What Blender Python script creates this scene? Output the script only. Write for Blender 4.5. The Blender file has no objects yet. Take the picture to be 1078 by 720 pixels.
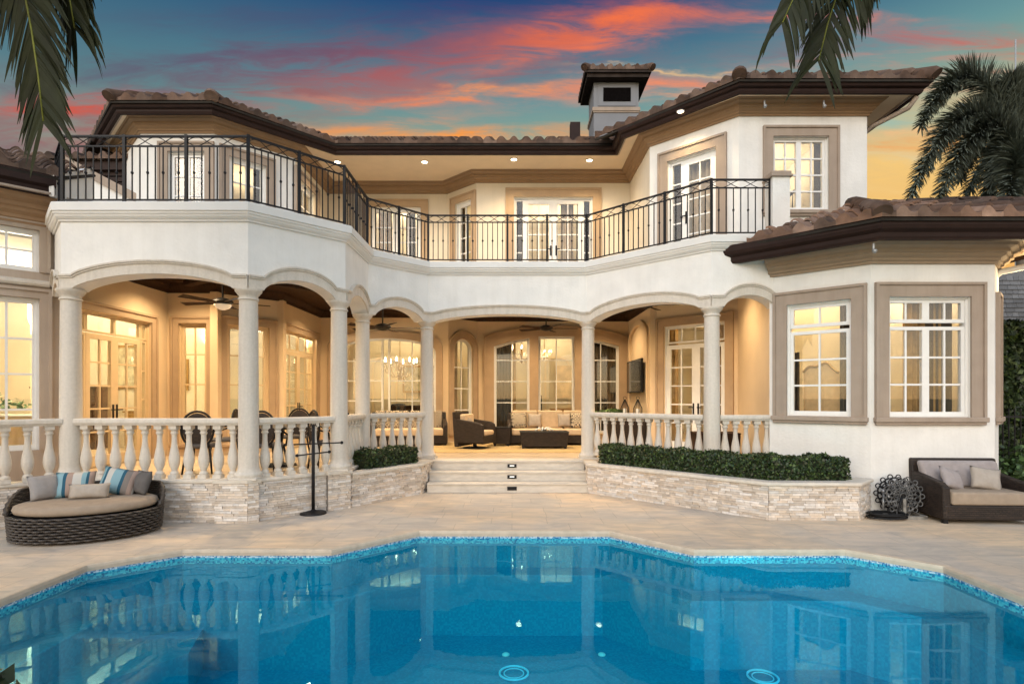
import bpy, bmesh, math, random
import numpy as np
from mathutils import Vector, Matrix, geometry
random.seed(7); rng = np.random.default_rng(7)
R = math.radians; PI = math.pi
sc = bpy.context.scene

# ------------------------------------------------------------------ camera, sky, sun, exposure
cam_d = bpy.data.cameras.new('camera'); cam = bpy.data.objects.new('camera', cam_d)
sc.collection.objects.link(cam); sc.camera = cam
cam.location = (0, 0, 1.805); cam.rotation_euler = (R(90), 0, 0)
cam_d.sensor_fit = 'HORIZONTAL'; cam_d.sensor_width = 36
cam_d.lens = 36 * 594 / 1078; cam_d.shift_y = 58.8 / 1078
cam_d.clip_start = 0.05; cam_d.clip_end = 3000

SUN_EL, SUN_ROT = 24, 205          # degrees; behind the camera, to its left
world = bpy.data.worlds.new('World'); sc.world = world; world.use_nodes = True
def build_world():
    nt = world.node_tree; N = nt.nodes; L = nt.links; N.clear()
    out = N.new('ShaderNodeOutputWorld'); bg = N.new('ShaderNodeBackground'); L.new(bg.outputs[0], out.inputs[0])
    tc = N.new('ShaderNodeTexCoord'); sep = N.new('ShaderNodeSeparateXYZ'); L.new(tc.outputs['Generated'], sep.inputs[0])
    def math_(op, a, b=None, clamp=False):
        n = N.new('ShaderNodeMath'); n.operation = op; n.use_clamp = clamp
        for i, v in enumerate((a, b)):
            if v is None: continue
            if isinstance(v, (int, float)): n.inputs[i].default_value = v
            else: L.new(v, n.inputs[i])
        return n.outputs[0]
    def mix(f, a, b, mode='MIX'):
        n = N.new('ShaderNodeMix'); n.data_type = 'RGBA'; n.blend_type = mode
        for k, v in ((0, f), (6, a), (7, b)):
            if isinstance(v, (int, float)): n.inputs[k].default_value = v
            elif isinstance(v, tuple): n.inputs[k].default_value = v + (1,)
            else: L.new(v, n.inputs[k])
        return n.outputs[2]
    x, y, z = sep.outputs
    ramp = N.new('ShaderNodeValToRGB'); L.new(z, ramp.inputs[0]); cr = ramp.color_ramp
    stops = [(0.0, (.80, .30, .08)), (.24, (.95, .55, .16)), (.335, (.84, .56, .22)), (.385, (.50, .48, .30)), (.415, (.23, .38, .31)), (.46, (.14, .30, .32)), (.52, (.06, .165, .25)), (.575, (.016, .065, .19)), (.64, (.010, .045, .14)), (1, (.006, .025, .085))]
    while len(cr.elements) < len(stops): cr.elements.new(.5)
    for e, (p, c) in zip(cr.elements, stops): e.position = p; e.color = c + (1,)
    # sunset clouds: long soft bars in the direction of view (u = east, w = height), ragged by noise
    yy = math_('MAXIMUM', y, .05); u = math_('DIVIDE', x, yy); w_ = math_('DIVIDE', z, yy)
    def noise(su, sw, off, det, rough=.6, dist=0):
        cv = N.new('ShaderNodeCombineXYZ'); L.new(math_('MULTIPLY', u, su), cv.inputs[0]); L.new(math_('MULTIPLY', w_, sw), cv.inputs[1]); cv.inputs[2].default_value = off
        n = N.new('ShaderNodeTexNoise'); L.new(cv.outputs[0], n.inputs['Vector']); n.inputs['Scale'].default_value = 1; n.inputs['Detail'].default_value = det; n.inputs['Roughness'].default_value = rough; n.inputs['Distortion'].default_value = dist
        return n.outputs[0]
    wu = math_('MULTIPLY', math_('SUBTRACT', noise(3, 7, 1.3, 5), .5), .30); ww = math_('MULTIPLY', math_('SUBTRACT', noise(3.2, 11, 5.1, 6, .62), .5), .11)
    uu = math_('ADD', u, wu); wv = math_('ADD', w_, ww)
    rag = N.new('ShaderNodeMapRange'); rag.interpolation_type = 'SMOOTHSTEP'; L.new(noise(5, 26, 8.2, 8, .66, .6), rag.inputs[0]); rag.inputs[1].default_value = .36; rag.inputs[2].default_value = .64; rag.inputs[3].default_value = .12
    col = mix(math_('MULTIPLY', math_('LESS_THAN', x, 5), 0.0), ramp.outputs[0], ramp.outputs[0])
    left = N.new('ShaderNodeMapRange'); left.interpolation_type = 'SMOOTHSTEP'; L.new(u, left.inputs[0]); left.inputs[1].default_value = -1.0; left.inputs[2].default_value = .1; left.inputs[3].default_value = .8; left.inputs[4].default_value = 0
    col = mix(left.outputs[0], ramp.outputs[0], mix(math_('MULTIPLY', math_('SUBTRACT', z, .36), 4.6, True), (.075, .19, .25), (.010, .060, .17)))
    BL = [(150, 105, 260, 30, 3, .55, (.16, .075, .115)), (60, 112, 100, 9, 2, 1.1, (.70, .09, .05)), (110, 142, 130, 12, 2, .75, (.42, .06, .075)), (20, 160, 120, 10, 0, .8, (.22, .10, .13)),
          (340, 60, 120, 14, 8, .75, (.34, .065, .085)), (250, 20, 160, 12, 3, .35, (.10, .06, .14)), (450, 66, 150, 20, 10, .8, (.52, .085, .07)), (620, 30, 110, 20, 16, 1.0, (.62, .12, .07)), (650, 22, 90, 9, 10, 1.0, (1.0, .19, .06)), (610, 52, 110, 9, 12, .9, (.95, .20, .08)),
          (480, 100, 150, 8, 3, 1.0, (1.0, .24, .075)), (540, 94, 60, 5, 3, .9, (1.0, .36, .10)), (430, 128, 120, 6, 5, .55, (.85, .30, .14)), (470, 143, 210, 8, -1, 1.1, (1.0, .33, .05)), (840, 17, 110, 4.5, -2, 1.0, (1.0, .20, .07)), (700, 90, 120, 9, 4, 1.0, (.90, .27, .13)), (720, 72.5, 90, 2, 0, .9, (1.0, .62, .26)), (720, 103, 80, 5, 1, .7, (1.0, .38, .14)),
          (1000, 44, 130, 9, -4, 1.0, (.72, .13, .08)), (930, 64, 140, 7, 2, .9, (.75, .24, .16)), (960, 100, 160, 7, 1, .9, (.65, .33, .20)), (960, 156, 160, 6, 2, 1.1, (.90, .33, .09)), (950, 178, 160, 10, 0, .6, (1.0, .62, .18)), (500, 8, 160, 10, 6, .5, (.08, .05, .16)), (250, 62, 220, 14, 6, .8, (.12, .085, .15)), (560, 76, 150, 7, 8, .8, (.22, .13, .17)), (870, 50, 120, 9, 4, .8, (.24, .16, .20)), (300, 98, 120, 5, 3, .8, (.32, .12, .12)), (760, 118, 90, 4, 2, .8, (.80, .36, .18)), (1020, 80, 90, 4, 3, .9, (.55, .25, .18)), (945, 126, 120, 8, 1, 1.0, (.34, .50, .42)), (930, 167, 90, 3.5, 1, 1.0, (.75, .62, .36)), (955, 196, 90, 4, 0, .7, (1.0, .74, .34)), (940, 143, 80, 4, -1, 1.0, (.95, .52, .24))]
    for (px, py, ln, th, tl, stg, c) in BL:
        cu, cw = (px - 539) / 594, (418.8 - py) / 594; ca, sa = math.cos(R(tl)), math.sin(R(tl))
        du = math_('SUBTRACT', uu, cu); dw = math_('SUBTRACT', wv, cw)
        a_ = math_('MULTIPLY', math_('ADD', math_('MULTIPLY', du, ca), math_('MULTIPLY', dw, sa)), 594 / ln); b_ = math_('MULTIPLY', math_('SUBTRACT', math_('MULTIPLY', dw, ca), math_('MULTIPLY', du, sa)), 594 / th / 1.25)
        g_ = math_('POWER', 2.718, math_('MULTIPLY', math_('ADD', math_('MULTIPLY', a_, a_), math_('MULTIPLY', b_, b_)), -1.0))
        f_ = math_('MULTIPLY', math_('MULTIPLY', g_, rag.outputs[0]), stg * .86, True); col = mix(f_, col, c)
    front = col
    # the bright half of the dusk sky is behind the camera
    sky = N.new('ShaderNodeTexSky'); sky.sky_type = 'NISHITA'; sky.sun_disc = False
    sky.sun_elevation = R(SUN_EL); sky.sun_rotation = R(SUN_ROT)
    skc = mix(1.0, sky.outputs[0], (.10, .10, .10), 'MULTIPLY')
    back_r = N.new('ShaderNodeValToRGB'); L.new(z, back_r.inputs[0]); br = back_r.color_ramp
    bs = [(0, (1.3, .80, .36)), (.22, (1.30, 1.08, .82)), (.45, (1.02, 1.14, 1.24)), (1, (.66, .84, 1.10))]
    while len(br.elements) < len(bs): br.elements.new(.5)
    for e, (p, c) in zip(br.elements, bs): e.position = p; e.color = c + (1,)
    back = mix(1.0, back_r.outputs[0], skc, 'ADD')
    mk = N.new('ShaderNodeMapRange'); mk.interpolation_type = 'SMOOTHSTEP'; L.new(y, mk.inputs[0]); mk.inputs[1].default_value = .15; mk.inputs[2].default_value = -.25
    L.new(mix(mk.outputs[0], front, back), bg.inputs[0]); bg.inputs[1].default_value = 1.0
build_world()
sun_d = bpy.data.lights.new('sun', 'SUN'); sun_d.energy = .9; sun_d.angle = R(25); sun_d.color = (1, .94, .86)
sun = bpy.data.objects.new('sun', sun_d); sc.collection.objects.link(sun)
_a = R(SUN_ROT); _e = R(SUN_EL)
_dir = Vector((math.sin(_a) * math.cos(_e), math.cos(_a) * math.cos(_e), math.sin(_e)))
sun.rotation_euler = _dir.to_track_quat('Z', 'Y').to_euler()
sc.view_settings.view_transform = 'Standard'; sc.view_settings.look = 'None'
sc.view_settings.exposure = 0.0; sc.view_settings.gamma = 1.0
sc.render.engine = 'CYCLES'; sc.cycles.use_denoising = True
sc.cycles.max_bounces = 7; sc.cycles.diffuse_bounces = 3; sc.cycles.glossy_bounces = 3; sc.cycles.transparent_max_bounces = 12
sc.cycles.caustics_reflective = False; sc.cycles.caustics_refractive = False
sc.cycles.sample_clamp_indirect = 6

# ------------------------------------------------------------------ materials
def mat(name, col, rough=.7, var=.0, vscale=3, bump=0, bscale=60, metal=0, emit=None, estr=1, stretch=None, spec=None):
    m = bpy.data.materials.new(name); m.use_nodes = True; nt = m.node_tree; N = nt.nodes; L = nt.links
    b = N['Principled BSDF']; b.inputs['Roughness'].default_value = rough; b.inputs['Metallic'].default_value = metal
    if spec is not None: b.inputs['Specular IOR Level'].default_value = spec
    b.inputs['Base Color'].default_value = tuple(col) + (1,)
    tc = N.new('ShaderNodeTexCoord'); src = tc.outputs['Object']
    if stretch:
        mp = N.new('ShaderNodeMapping'); mp.inputs['Scale'].default_value = stretch; L.new(src, mp.inputs[0]); src = mp.outputs[0]
    if var:
        n = N.new('ShaderNodeTexNoise'); n.inputs['Scale'].default_value = vscale; n.inputs['Detail'].default_value = 5; L.new(src, n.inputs['Vector'])
        r = N.new('ShaderNodeValToRGB'); r.color_ramp.elements[0].position = .3; r.color_ramp.elements[1].position = .7
        r.color_ramp.elements[0].color = tuple(max(0, c * (1 - var)) for c in col) + (1,)
        r.color_ramp.elements[1].color = tuple(min(1, c * (1 + var)) for c in col) + (1,)
        L.new(n.outputs[0], r.inputs[0]); L.new(r.outputs[0], b.inputs['Base Color'])
    if bump:
        n2 = N.new('ShaderNodeTexNoise'); n2.inputs['Scale'].default_value = bscale; n2.inputs['Detail'].default_value = 4; L.new(src, n2.inputs['Vector'])
        bp = N.new('ShaderNodeBump'); bp.inputs['Strength'].default_value = bump; bp.inputs['Distance'].default_value = .01
        L.new(n2.outputs[0], bp.inputs['Height']); L.new(bp.outputs[0], b.inputs['Normal'])
    if emit:
        b.inputs['Emission Color'].default_value = tuple(emit) + (1,); b.inputs['Emission Strength'].default_value = estr
    return m
def vcol_mat(name, rough=.8, bump=.4, bscale=40, spec=.3, var=.12, vscale=14):
    m = mat(name, (.5, .5, .5), rough, 0, bump=bump, bscale=bscale, spec=spec); N = m.node_tree.nodes; L = m.node_tree.links
    a = N.new('ShaderNodeAttribute'); a.attribute_name = 'tone'
    n = N.new('ShaderNodeTexNoise'); n.inputs['Scale'].default_value = vscale; n.inputs['Detail'].default_value = 4
    tc = [x for x in N if x.type == 'TEX_COORD'][0]; L.new(tc.outputs['Object'], n.inputs['Vector'])
    mr = N.new('ShaderNodeMapRange'); L.new(n.outputs[0], mr.inputs[0]); mr.inputs[1].default_value = .3; mr.inputs[2].default_value = .7; mr.inputs[3].default_value = 1 - var; mr.inputs[4].default_value = 1 + var
    mx = N.new('ShaderNodeVectorMath'); mx.operation = 'SCALE'; L.new(a.outputs['Color'], mx.inputs[0]); L.new(mr.outputs[0], mx.inputs['Scale'])
    L.new(mx.outputs[0], N['Principled BSDF'].inputs['Base Color']); return m
M = {}
M['stucco'] = mat('stucco', (.79, .77, .73), .9, .055, 2.6, .6, 24, spec=.2)
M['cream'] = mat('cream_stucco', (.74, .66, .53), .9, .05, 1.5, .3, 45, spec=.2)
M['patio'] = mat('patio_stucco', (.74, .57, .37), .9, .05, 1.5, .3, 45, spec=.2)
M['tan'] = mat('tan_trim', (.37, .295, .235), .8, .06, 4, .15, 60, spec=.2)
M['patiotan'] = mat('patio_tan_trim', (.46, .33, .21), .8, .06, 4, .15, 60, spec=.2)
M['crown'] = mat('crown_brown', (.33, .21, .12), .7, .08, 5, spec=.2)
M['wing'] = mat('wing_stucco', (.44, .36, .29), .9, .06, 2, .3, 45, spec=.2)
M['fascia'] = mat('fascia_brown', (.026, .013, .010), .6, .15, 6, spec=.18)
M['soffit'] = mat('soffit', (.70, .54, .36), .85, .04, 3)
M['cast'] = mat('cast_stone', (.65, .595, .52), .85, .05, 30, .6, 110, spec=.2)
M['white'] = mat('white_frame', (.80, .79, .76), .4, .03, 8)
M['creamframe'] = mat('cream_frame', (.66, .50, .30), .45, .03, 8)
M['iron'] = mat('black_iron', (.010, .009, .010), .5, .3, 30, spec=.25)
M['darkwood'] = mat('dark_wood_ceiling', (.040, .020, .011), .7, .3, 3, .2, 30, stretch=(6, 1, 1), spec=.15)
M['brass'] = mat('brass', (.35, .22, .08), .3, metal=.9)
M['limestone'] = mat('limestone_step', (.60, .54, .46), .7, .12, 5, .2, 60, stretch=(1, 3, 3))
M['inner'] = mat('interior_plaster', (.82, .75, .60), .9, .05, 2)
M['innerfloor'] = mat('interior_floor', (.55, .40, .24), .35, .12, 2)
M['curtain'] = mat('grey_curtain', (.10, .075, .05), .9, .2, 8, .2, 40)
M['curtain2'] = mat('gold_curtain', (.50, .31, .12), .9, .2, 8, .2, 40)
M['bulb'] = mat('lamp_glow', (1, .9, .7), .5, emit=(1, .80, .50), estr=14)
M['softglow'] = mat('lamp_glass_glow', (1, .9, .7), .5, emit=(1, .78, .48), estr=3)
M['black'] = mat('black_plastic', (.012, .012, .013), .5, .2, 20, spec=.2)
M['vent_dark'] = mat('painted_vent_dark', (.006, .005, .005), .95, .2, 20, spec=0)  # near-black colour painted for the shade inside the chimney vent
M['screen'] = mat('dark_screen', (.01, .01, .012), .08, .1, 5)
M['rug'] = mat('straw_rug', (.48, .34, .16), .95, .15, 20, .5, 120)
M['bluedrain'] = mat('pale_pool_plastic', (.35, .75, .9), .5, .05, 10)
M['soil'] = mat('dark_soil', (.05, .035, .025), .95, .3, 12, .6, 40)
M['steel'] = mat('grey_metal', (.35, .36, .37), .4, .1, 20, metal=.7)
M['bark'] = mat('palm_bark', (.16, .13, .10), .95, .3, 8, .8, 20, stretch=(1, 1, 5))
M['stone'] = vcol_mat('split_face_stone', .9, .9, 35)
M['tile'] = vcol_mat('clay_roof_tile', .85, .4, 50, spec=.12, var=.3, vscale=5)
M['leafg'] = vcol_mat('hedge_leaf', .5, 0, 30, spec=.4, var=.25)

def glass_mat(name, tint, ior=1.5, boost=1.6):
    m = bpy.data.materials.new(name); m.use_nodes = True; nt = m.node_tree; N = nt.nodes; L = nt.links; N.clear()
    o = N.new('ShaderNodeOutputMaterial'); t = N.new('ShaderNodeBsdfTransparent'); t.inputs[0].default_value = tint + (1,)
    g = N.new('ShaderNodeBsdfGlossy'); g.inputs['Roughness'].default_value = .01
    f = N.new('ShaderNodeFresnel'); ge = N.new('ShaderNodeNewGeometry'); mi = N.new('ShaderNodeMix'); mi.data_type = 'FLOAT'; L.new(ge.outputs['Backfacing'], mi.inputs[0]); mi.inputs[2].default_value = ior; mi.inputs[3].default_value = 1 / ior; L.new(mi.outputs[0], f.inputs[0])
    mu = N.new('ShaderNodeMath'); mu.operation = 'MULTIPLY'; mu.inputs[1].default_value = boost; mu.use_clamp = True
    tc = N.new('ShaderNodeTexCoord'); n = N.new('ShaderNodeTexNoise'); n.inputs['Scale'].default_value = 1.3; L.new(tc.outputs['Object'], n.inputs['Vector'])
    b = N.new('ShaderNodeBump'); b.inputs['Strength'].default_value = .05; L.new(n.outputs[0], b.inputs['Height']); L.new(b.outputs[0], g.inputs['Normal'])
    x = N.new('ShaderNodeMixShader'); L.new(f.outputs[0], mu.inputs[0]); L.new(mu.outputs[0], x.inputs[0]); L.new(t.outputs[0], x.inputs[1]); L.new(g.outputs[0], x.inputs[2]); L.new(x.outputs[0], o.inputs[0])
    return m
M['glass'] = glass_mat('window_glass', (.97, .97, .95), 1.45, 1.9)
def water_mat():
    m = glass_mat('pool_water', (.28, .92, .98), 1.33, 1.0); [x for x in m.node_tree.nodes if x.type == 'BSDF_GLOSSY'][0].inputs[0].default_value = (.34, .72, .84, 1); N = m.node_tree.nodes; L = m.node_tree.links
    n = [x for x in N if x.type == 'TEX_NOISE'][0]; b = [x for x in N if x.type == 'BUMP'][0]
    n.inputs['Scale'].default_value = 2.2; n.inputs['Detail'].default_value = 3; b.inputs['Strength'].default_value = .05; b.inputs['Distance'].default_value = .02
    return m
M['water'] = water_mat()

def deck_mat():
    m = mat('travertine_deck', (.6, .5, .4), .55, 0, spec=.35); N = m.node_tree.nodes; L = m.node_tree.links; p = N['Principled BSDF']
    tc = [x for x in N if x.type == 'TEX_COORD'][0]
    br = N.new('ShaderNodeTexBrick'); L.new(tc.outputs['Object'], br.inputs['Vector']); br.inputs['Scale'].default_value = 1
    br.inputs['Brick Width'].default_value = .81; br.inputs['Row Height'].default_value = .405; br.inputs['Mortar Size'].default_value = .0035; br.offset = .37; br.squash = .65; br.squash_frequency = 3
    br.inputs['Color1'].default_value = (.68, .565, .45, 1); br.inputs['Color2'].default_value = (.60, .52, .43, 1); br.inputs['Mortar'].default_value = (.42, .36, .29, 1); br.inputs['Bias'].default_value = -.15
    mp = N.new('ShaderNodeMapping'); mp.inputs['Scale'].default_value = (1.1, 2.6, 1); mp.inputs['Rotation'].default_value = (0, 0, .35); L.new(tc.outputs['Object'], mp.inputs[0])
    n = N.new('ShaderNodeTexNoise'); n.inputs['Scale'].default_value = 2.2; n.inputs['Detail'].default_value = 8; n.inputs['Roughness'].default_value = .62; n.inputs['Distortion'].default_value = .8; L.new(mp.outputs[0], n.inputs['Vector'])
    r = N.new('ShaderNodeValToRGB'); r.color_ramp.elements[0].position = .32; r.color_ramp.elements[0].color = (.80, .79, .79, 1); r.color_ramp.elements[1].position = .66; r.color_ramp.elements[1].color = (1.14, 1.08, 1.0, 1); L.new(n.outputs[0], r.inputs[0])
    x = N.new('ShaderNodeMix'); x.data_type = 'RGBA'; x.blend_type = 'MULTIPLY'; x.inputs[0].default_value = 1; L.new(br.outputs[0], x.inputs[6]); L.new(r.outputs[0], x.inputs[7])
    n2 = N.new('ShaderNodeTexNoise'); n2.inputs['Scale'].default_value = .55; n2.inputs['Detail'].default_value = 3; L.new(tc.outputs['Object'], n2.inputs['Vector'])
    r2 = N.new('ShaderNodeValToRGB'); r2.color_ramp.elements[0].position = .4; r2.color_ramp.elements[0].color = (.80, .86, .94, 1); r2.color_ramp.elements[1].position = .62; r2.color_ramp.elements[1].color = (1.06, 1.0, .9, 1); L.new(n2.outputs[0], r2.inputs[0])
    x2 = N.new('ShaderNodeMix'); x2.data_type = 'RGBA'; x2.blend_type = 'MULTIPLY'; x2.inputs[0].default_value = 1; L.new(x.outputs[2], x2.inputs[6]); L.new(r2.outputs[0], x2.inputs[7])
    L.new(x2.outputs[2], p.inputs['Base Color'])
    b = N.new('ShaderNodeBump'); b.inputs['Strength'].default_value = .35; b.inputs['Distance'].default_value = .004; b.invert = True; L.new(br.outputs['Fac'], b.inputs['Height'])
    b2 = N.new('ShaderNodeBump'); b2.inputs['Strength'].default_value = .15; b2.inputs['Distance'].default_value = .003; L.new(n.outputs[0], b2.inputs['Height']); L.new(b.outputs[0], b2.inputs['Normal']); L.new(b2.outputs[0], p.inputs['Normal'])
    rr = N.new('ShaderNodeMapRange'); L.new(n.outputs[0], rr.inputs[0]); rr.inputs[3].default_value = .42; rr.inputs[4].default_value = .75; L.new(rr.outputs[0], p.inputs['Roughness'])
    return m
M['deck'] = deck_mat()
def mosaic_mat(name, cols, size, rough=.25):
    """square mosaic chips, each with a tone of its own"""
    m = mat(name, (.2, .4, .6), rough, 0, spec=.5); N = m.node_tree.nodes; L = m.node_tree.links; p = N['Principled BSDF']
    tc = [x for x in N if x.type == 'TEX_COORD'][0]
    mp = N.new('ShaderNodeMapping'); mp.inputs['Scale'].default_value = (1 / size,) * 3; mp.inputs['Location'].default_value = (.013, .017, .5); L.new(tc.outputs['Object'], mp.inputs[0])
    fl = N.new('ShaderNodeVectorMath'); fl.operation = 'FLOOR'; L.new(mp.outputs[0], fl.inputs[0])
    wn = N.new('ShaderNodeTexWhiteNoise'); wn.noise_dimensions = '3D'; L.new(fl.outputs[0], wn.inputs['Vector'])
    r = N.new('ShaderNodeValToRGB'); r.color_ramp.interpolation = 'CONSTANT'
    while len(r.color_ramp.elements) < len(cols): r.color_ramp.elements.new(.5)
    for i, (e, c) in enumerate(zip(r.color_ramp.elements, cols)): e.position = i / len(cols); e.color = c + (1,)
    L.new(wn.outputs['Value'], r.inputs[0]); L.new(r.outputs[0], p.inputs['Base Color']); return m
M['mosaic'] = mosaic_mat('blue_mosaic', [(.10, .28, .46), (.52, .64, .70), (.20, .38, .52), (.06, .16, .32), (.40, .54, .63), (.60, .68, .72), (.30, .46, .58)], .018)
M['plaster'] = mosaic_mat('blue_pebble_plaster', [(.002, .235, .365), (.0015, .215, .345), (.003, .255, .39), (.002, .225, .355), (.004, .275, .41)], .024, .8)
def wicker_mat(name, c, scale=55):
    m = mat(name, c, .55, .3, 40, spec=.4); N = m.node_tree.nodes; L = m.node_tree.links; p = N['Principled BSDF']
    tc = [x for x in N if x.type == 'TEX_COORD'][0]
    ck = N.new('ShaderNodeTexBrick'); ck.inputs['Scale'].default_value = 1; ck.inputs['Brick Width'].default_value = 2.2 / scale; ck.inputs['Row Height'].default_value = 1 / scale; ck.inputs['Mortar Size'].default_value = .12 / scale; ck.inputs['Mortar Smooth'].default_value = 1
    sp = N.new('ShaderNodeSeparateXYZ'); L.new(tc.outputs['Object'], sp.inputs[0]); ad = N.new('ShaderNodeMath'); L.new(sp.outputs[0], ad.inputs[0]); L.new(sp.outputs[1], ad.inputs[1])
    cb = N.new('ShaderNodeCombineXYZ'); L.new(ad.outputs[0], cb.inputs[0]); L.new(sp.outputs[2], cb.inputs[1]); L.new(cb.outputs[0], ck.inputs['Vector'])
    ck.inputs['Color1'].default_value = tuple(x * 1.7 for x in c) + (1,); ck.inputs['Color2'].default_value = tuple(x * .8 for x in c) + (1,); ck.inputs['Mortar'].default_value = tuple(x * .25 for x in c) + (1,)
    L.new(ck.outputs[0], p.inputs['Base Color']); b = N.new('ShaderNodeBump'); b.invert = True; b.inputs['Strength'].default_value = .9; b.inputs['Distance'].default_value = .006; L.new(ck.outputs['Fac'], b.inputs['Height']); L.new(b.outputs[0], p.inputs['Normal']); return m
M['wicker'] = wicker_mat('dark_wicker', (.022, .014, .010), 34)
M['wickerg'] = mat('woven_grey_resin', (.052, .042, .035), .5, .35, 50, .3, 80)
def fabric(name, c, var=.08): return mat(name, c, .95, var, 12, .35, 260, spec=.15)
M['taupe'] = fabric('taupe_cushion', (.34, .27, .205)); M['beige'] = fabric('beige_cushion', (.60, .46, .31)); M['greyfab'] = fabric('grey_cushion', (.30, .28, .27)); M['mauve'] = fabric('mauve_grey_cushion', (.34, .30, .29)); M['linen'] = fabric('linen_pillow', (.40, .35, .30)); M['darkgrey'] = fabric('charcoal_pillow', (.12, .11, .105)); M['tealbase'] = fabric('pale_stripe', (.5, .5, .5))
def stripe_mat(name, cols, axis=0, w=.5):
    m = fabric(name, (.5, .5, .5), 0); N = m.node_tree.nodes; L = m.node_tree.links; p = N['Principled BSDF']
    tc = [x for x in N if x.type == 'TEX_COORD'][0]; sp = N.new('ShaderNodeSeparateXYZ'); L.new(tc.outputs['Object'], sp.inputs[0])
    mr = N.new('ShaderNodeMapRange'); L.new(sp.outputs[axis], mr.inputs[0]); mr.inputs[1].default_value = -w / 2; mr.inputs[2].default_value = w / 2
    r = N.new('ShaderNodeValToRGB'); r.color_ramp.interpolation = 'CONSTANT'
    while len(r.color_ramp.elements) < len(cols): r.color_ramp.elements.new(.5)
    for e, (q, c) in zip(r.color_ramp.elements, cols): e.position = q; e.color = c + (1,)
    L.new(mr.outputs[0], r.inputs[0]); L.new(r.outputs[0], p.inputs['Base Color']); return m
TE, DT, WH, GR, TA = (.22, .36, .41), (.03, .10, .15), (.50, .48, .44), (.22, .19, .17), (.34, .25, .21)
M['stripe'] = stripe_mat('teal_striped_fabric', [(0, TE), (.24, DT), (.32, TA), (.46, WH), (.66, TE), (.76, DT), (.82, TA), (.92, GR)])
M['stripe2'] = stripe_mat('teal_striped_fabric_wide', [(0, TE), (.14, DT), (.2, WH), (.34, TE), (.56, DT), (.64, GR), (.78, TA), (.9, WH)])
def pattern_mat():
    m = fabric('dotted_fabric', (.6, .5, .36), 0); N = m.node_tree.nodes; L = m.node_tree.links; p = N['Principled BSDF']
    tc = [x for x in N if x.type == 'TEX_COORD'][0]; v = N.new('ShaderNodeTexVoronoi'); v.inputs['Scale'].default_value = 11; v.inputs['Randomness'].default_value = .3; L.new(tc.outputs['Object'], v.inputs['Vector'])
    r = N.new('ShaderNodeValToRGB'); r.color_ramp.interpolation = 'CONSTANT'; r.color_ramp.elements.new(.5); r.color_ramp.elements.new(.7)
    for e, (q, c) in zip(r.color_ramp.elements, [(0, (.65, .55, .4)), (.28, (.05, .045, .05)), (.46, (.65, .55, .4)), (.62, (.1, .09, .08))]): e.position = q; e.color = c + (1,)
    L.new(v.outputs['Distance'], r.inputs[0]); L.new(r.outputs[0], p.inputs['Base Color']); return m
M['dots'] = pattern_mat()
def leaf_mat(name, c, tr=.25):
    m = mat(name, c, .6, .35, 6, spec=.22); return m
M['palmnear'] = leaf_mat('palm_leaf', (.016, .020, .005)); M['palmrib'] = leaf_mat('palm_rachis', (.16, .17, .03)); M['palmfar'] = leaf_mat('dark_palm_leaf', (.12, .14, .11)); M['hedge'] = M['leafg']

def weather(m, amt=.12):
    N = m.node_tree.nodes; L = m.node_tree.links; p = N['Principled BSDF']; src = p.inputs['Base Color'].links[0].from_socket; tc = [x for x in N if x.type == 'TEX_COORD'][0]
    mp = N.new('ShaderNodeMapping'); mp.inputs['Scale'].default_value = (7, 7, .55); L.new(tc.outputs['Object'], mp.inputs[0]); n = N.new('ShaderNodeTexNoise'); n.inputs['Scale'].default_value = 1; n.inputs['Detail'].default_value = 7; n.inputs['Roughness'].default_value = .65; L.new(mp.outputs[0], n.inputs['Vector'])
    r = N.new('ShaderNodeValToRGB'); r.color_ramp.elements[0].position = .30; r.color_ramp.elements[0].color = (1 - amt, 1 - amt * 1.05, 1 - amt * 1.2, 1); r.color_ramp.elements[1].position = .55; r.color_ramp.elements[1].color = (1, 1, 1, 1); L.new(n.outputs[0], r.inputs[0])
    x = N.new('ShaderNodeMix'); x.data_type = 'RGBA'; x.blend_type = 'MULTIPLY'; x.inputs[0].default_value = 1; L.new(src, x.inputs[6]); L.new(r.outputs[0], x.inputs[7]); L.new(x.outputs[2], p.inputs['Base Color'])
weather(M['stucco'], .045); weather(M['cast'], .14); weather(M['tan'], .12); weather(M['cream'], .04); weather(M['wing'], .1)

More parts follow.
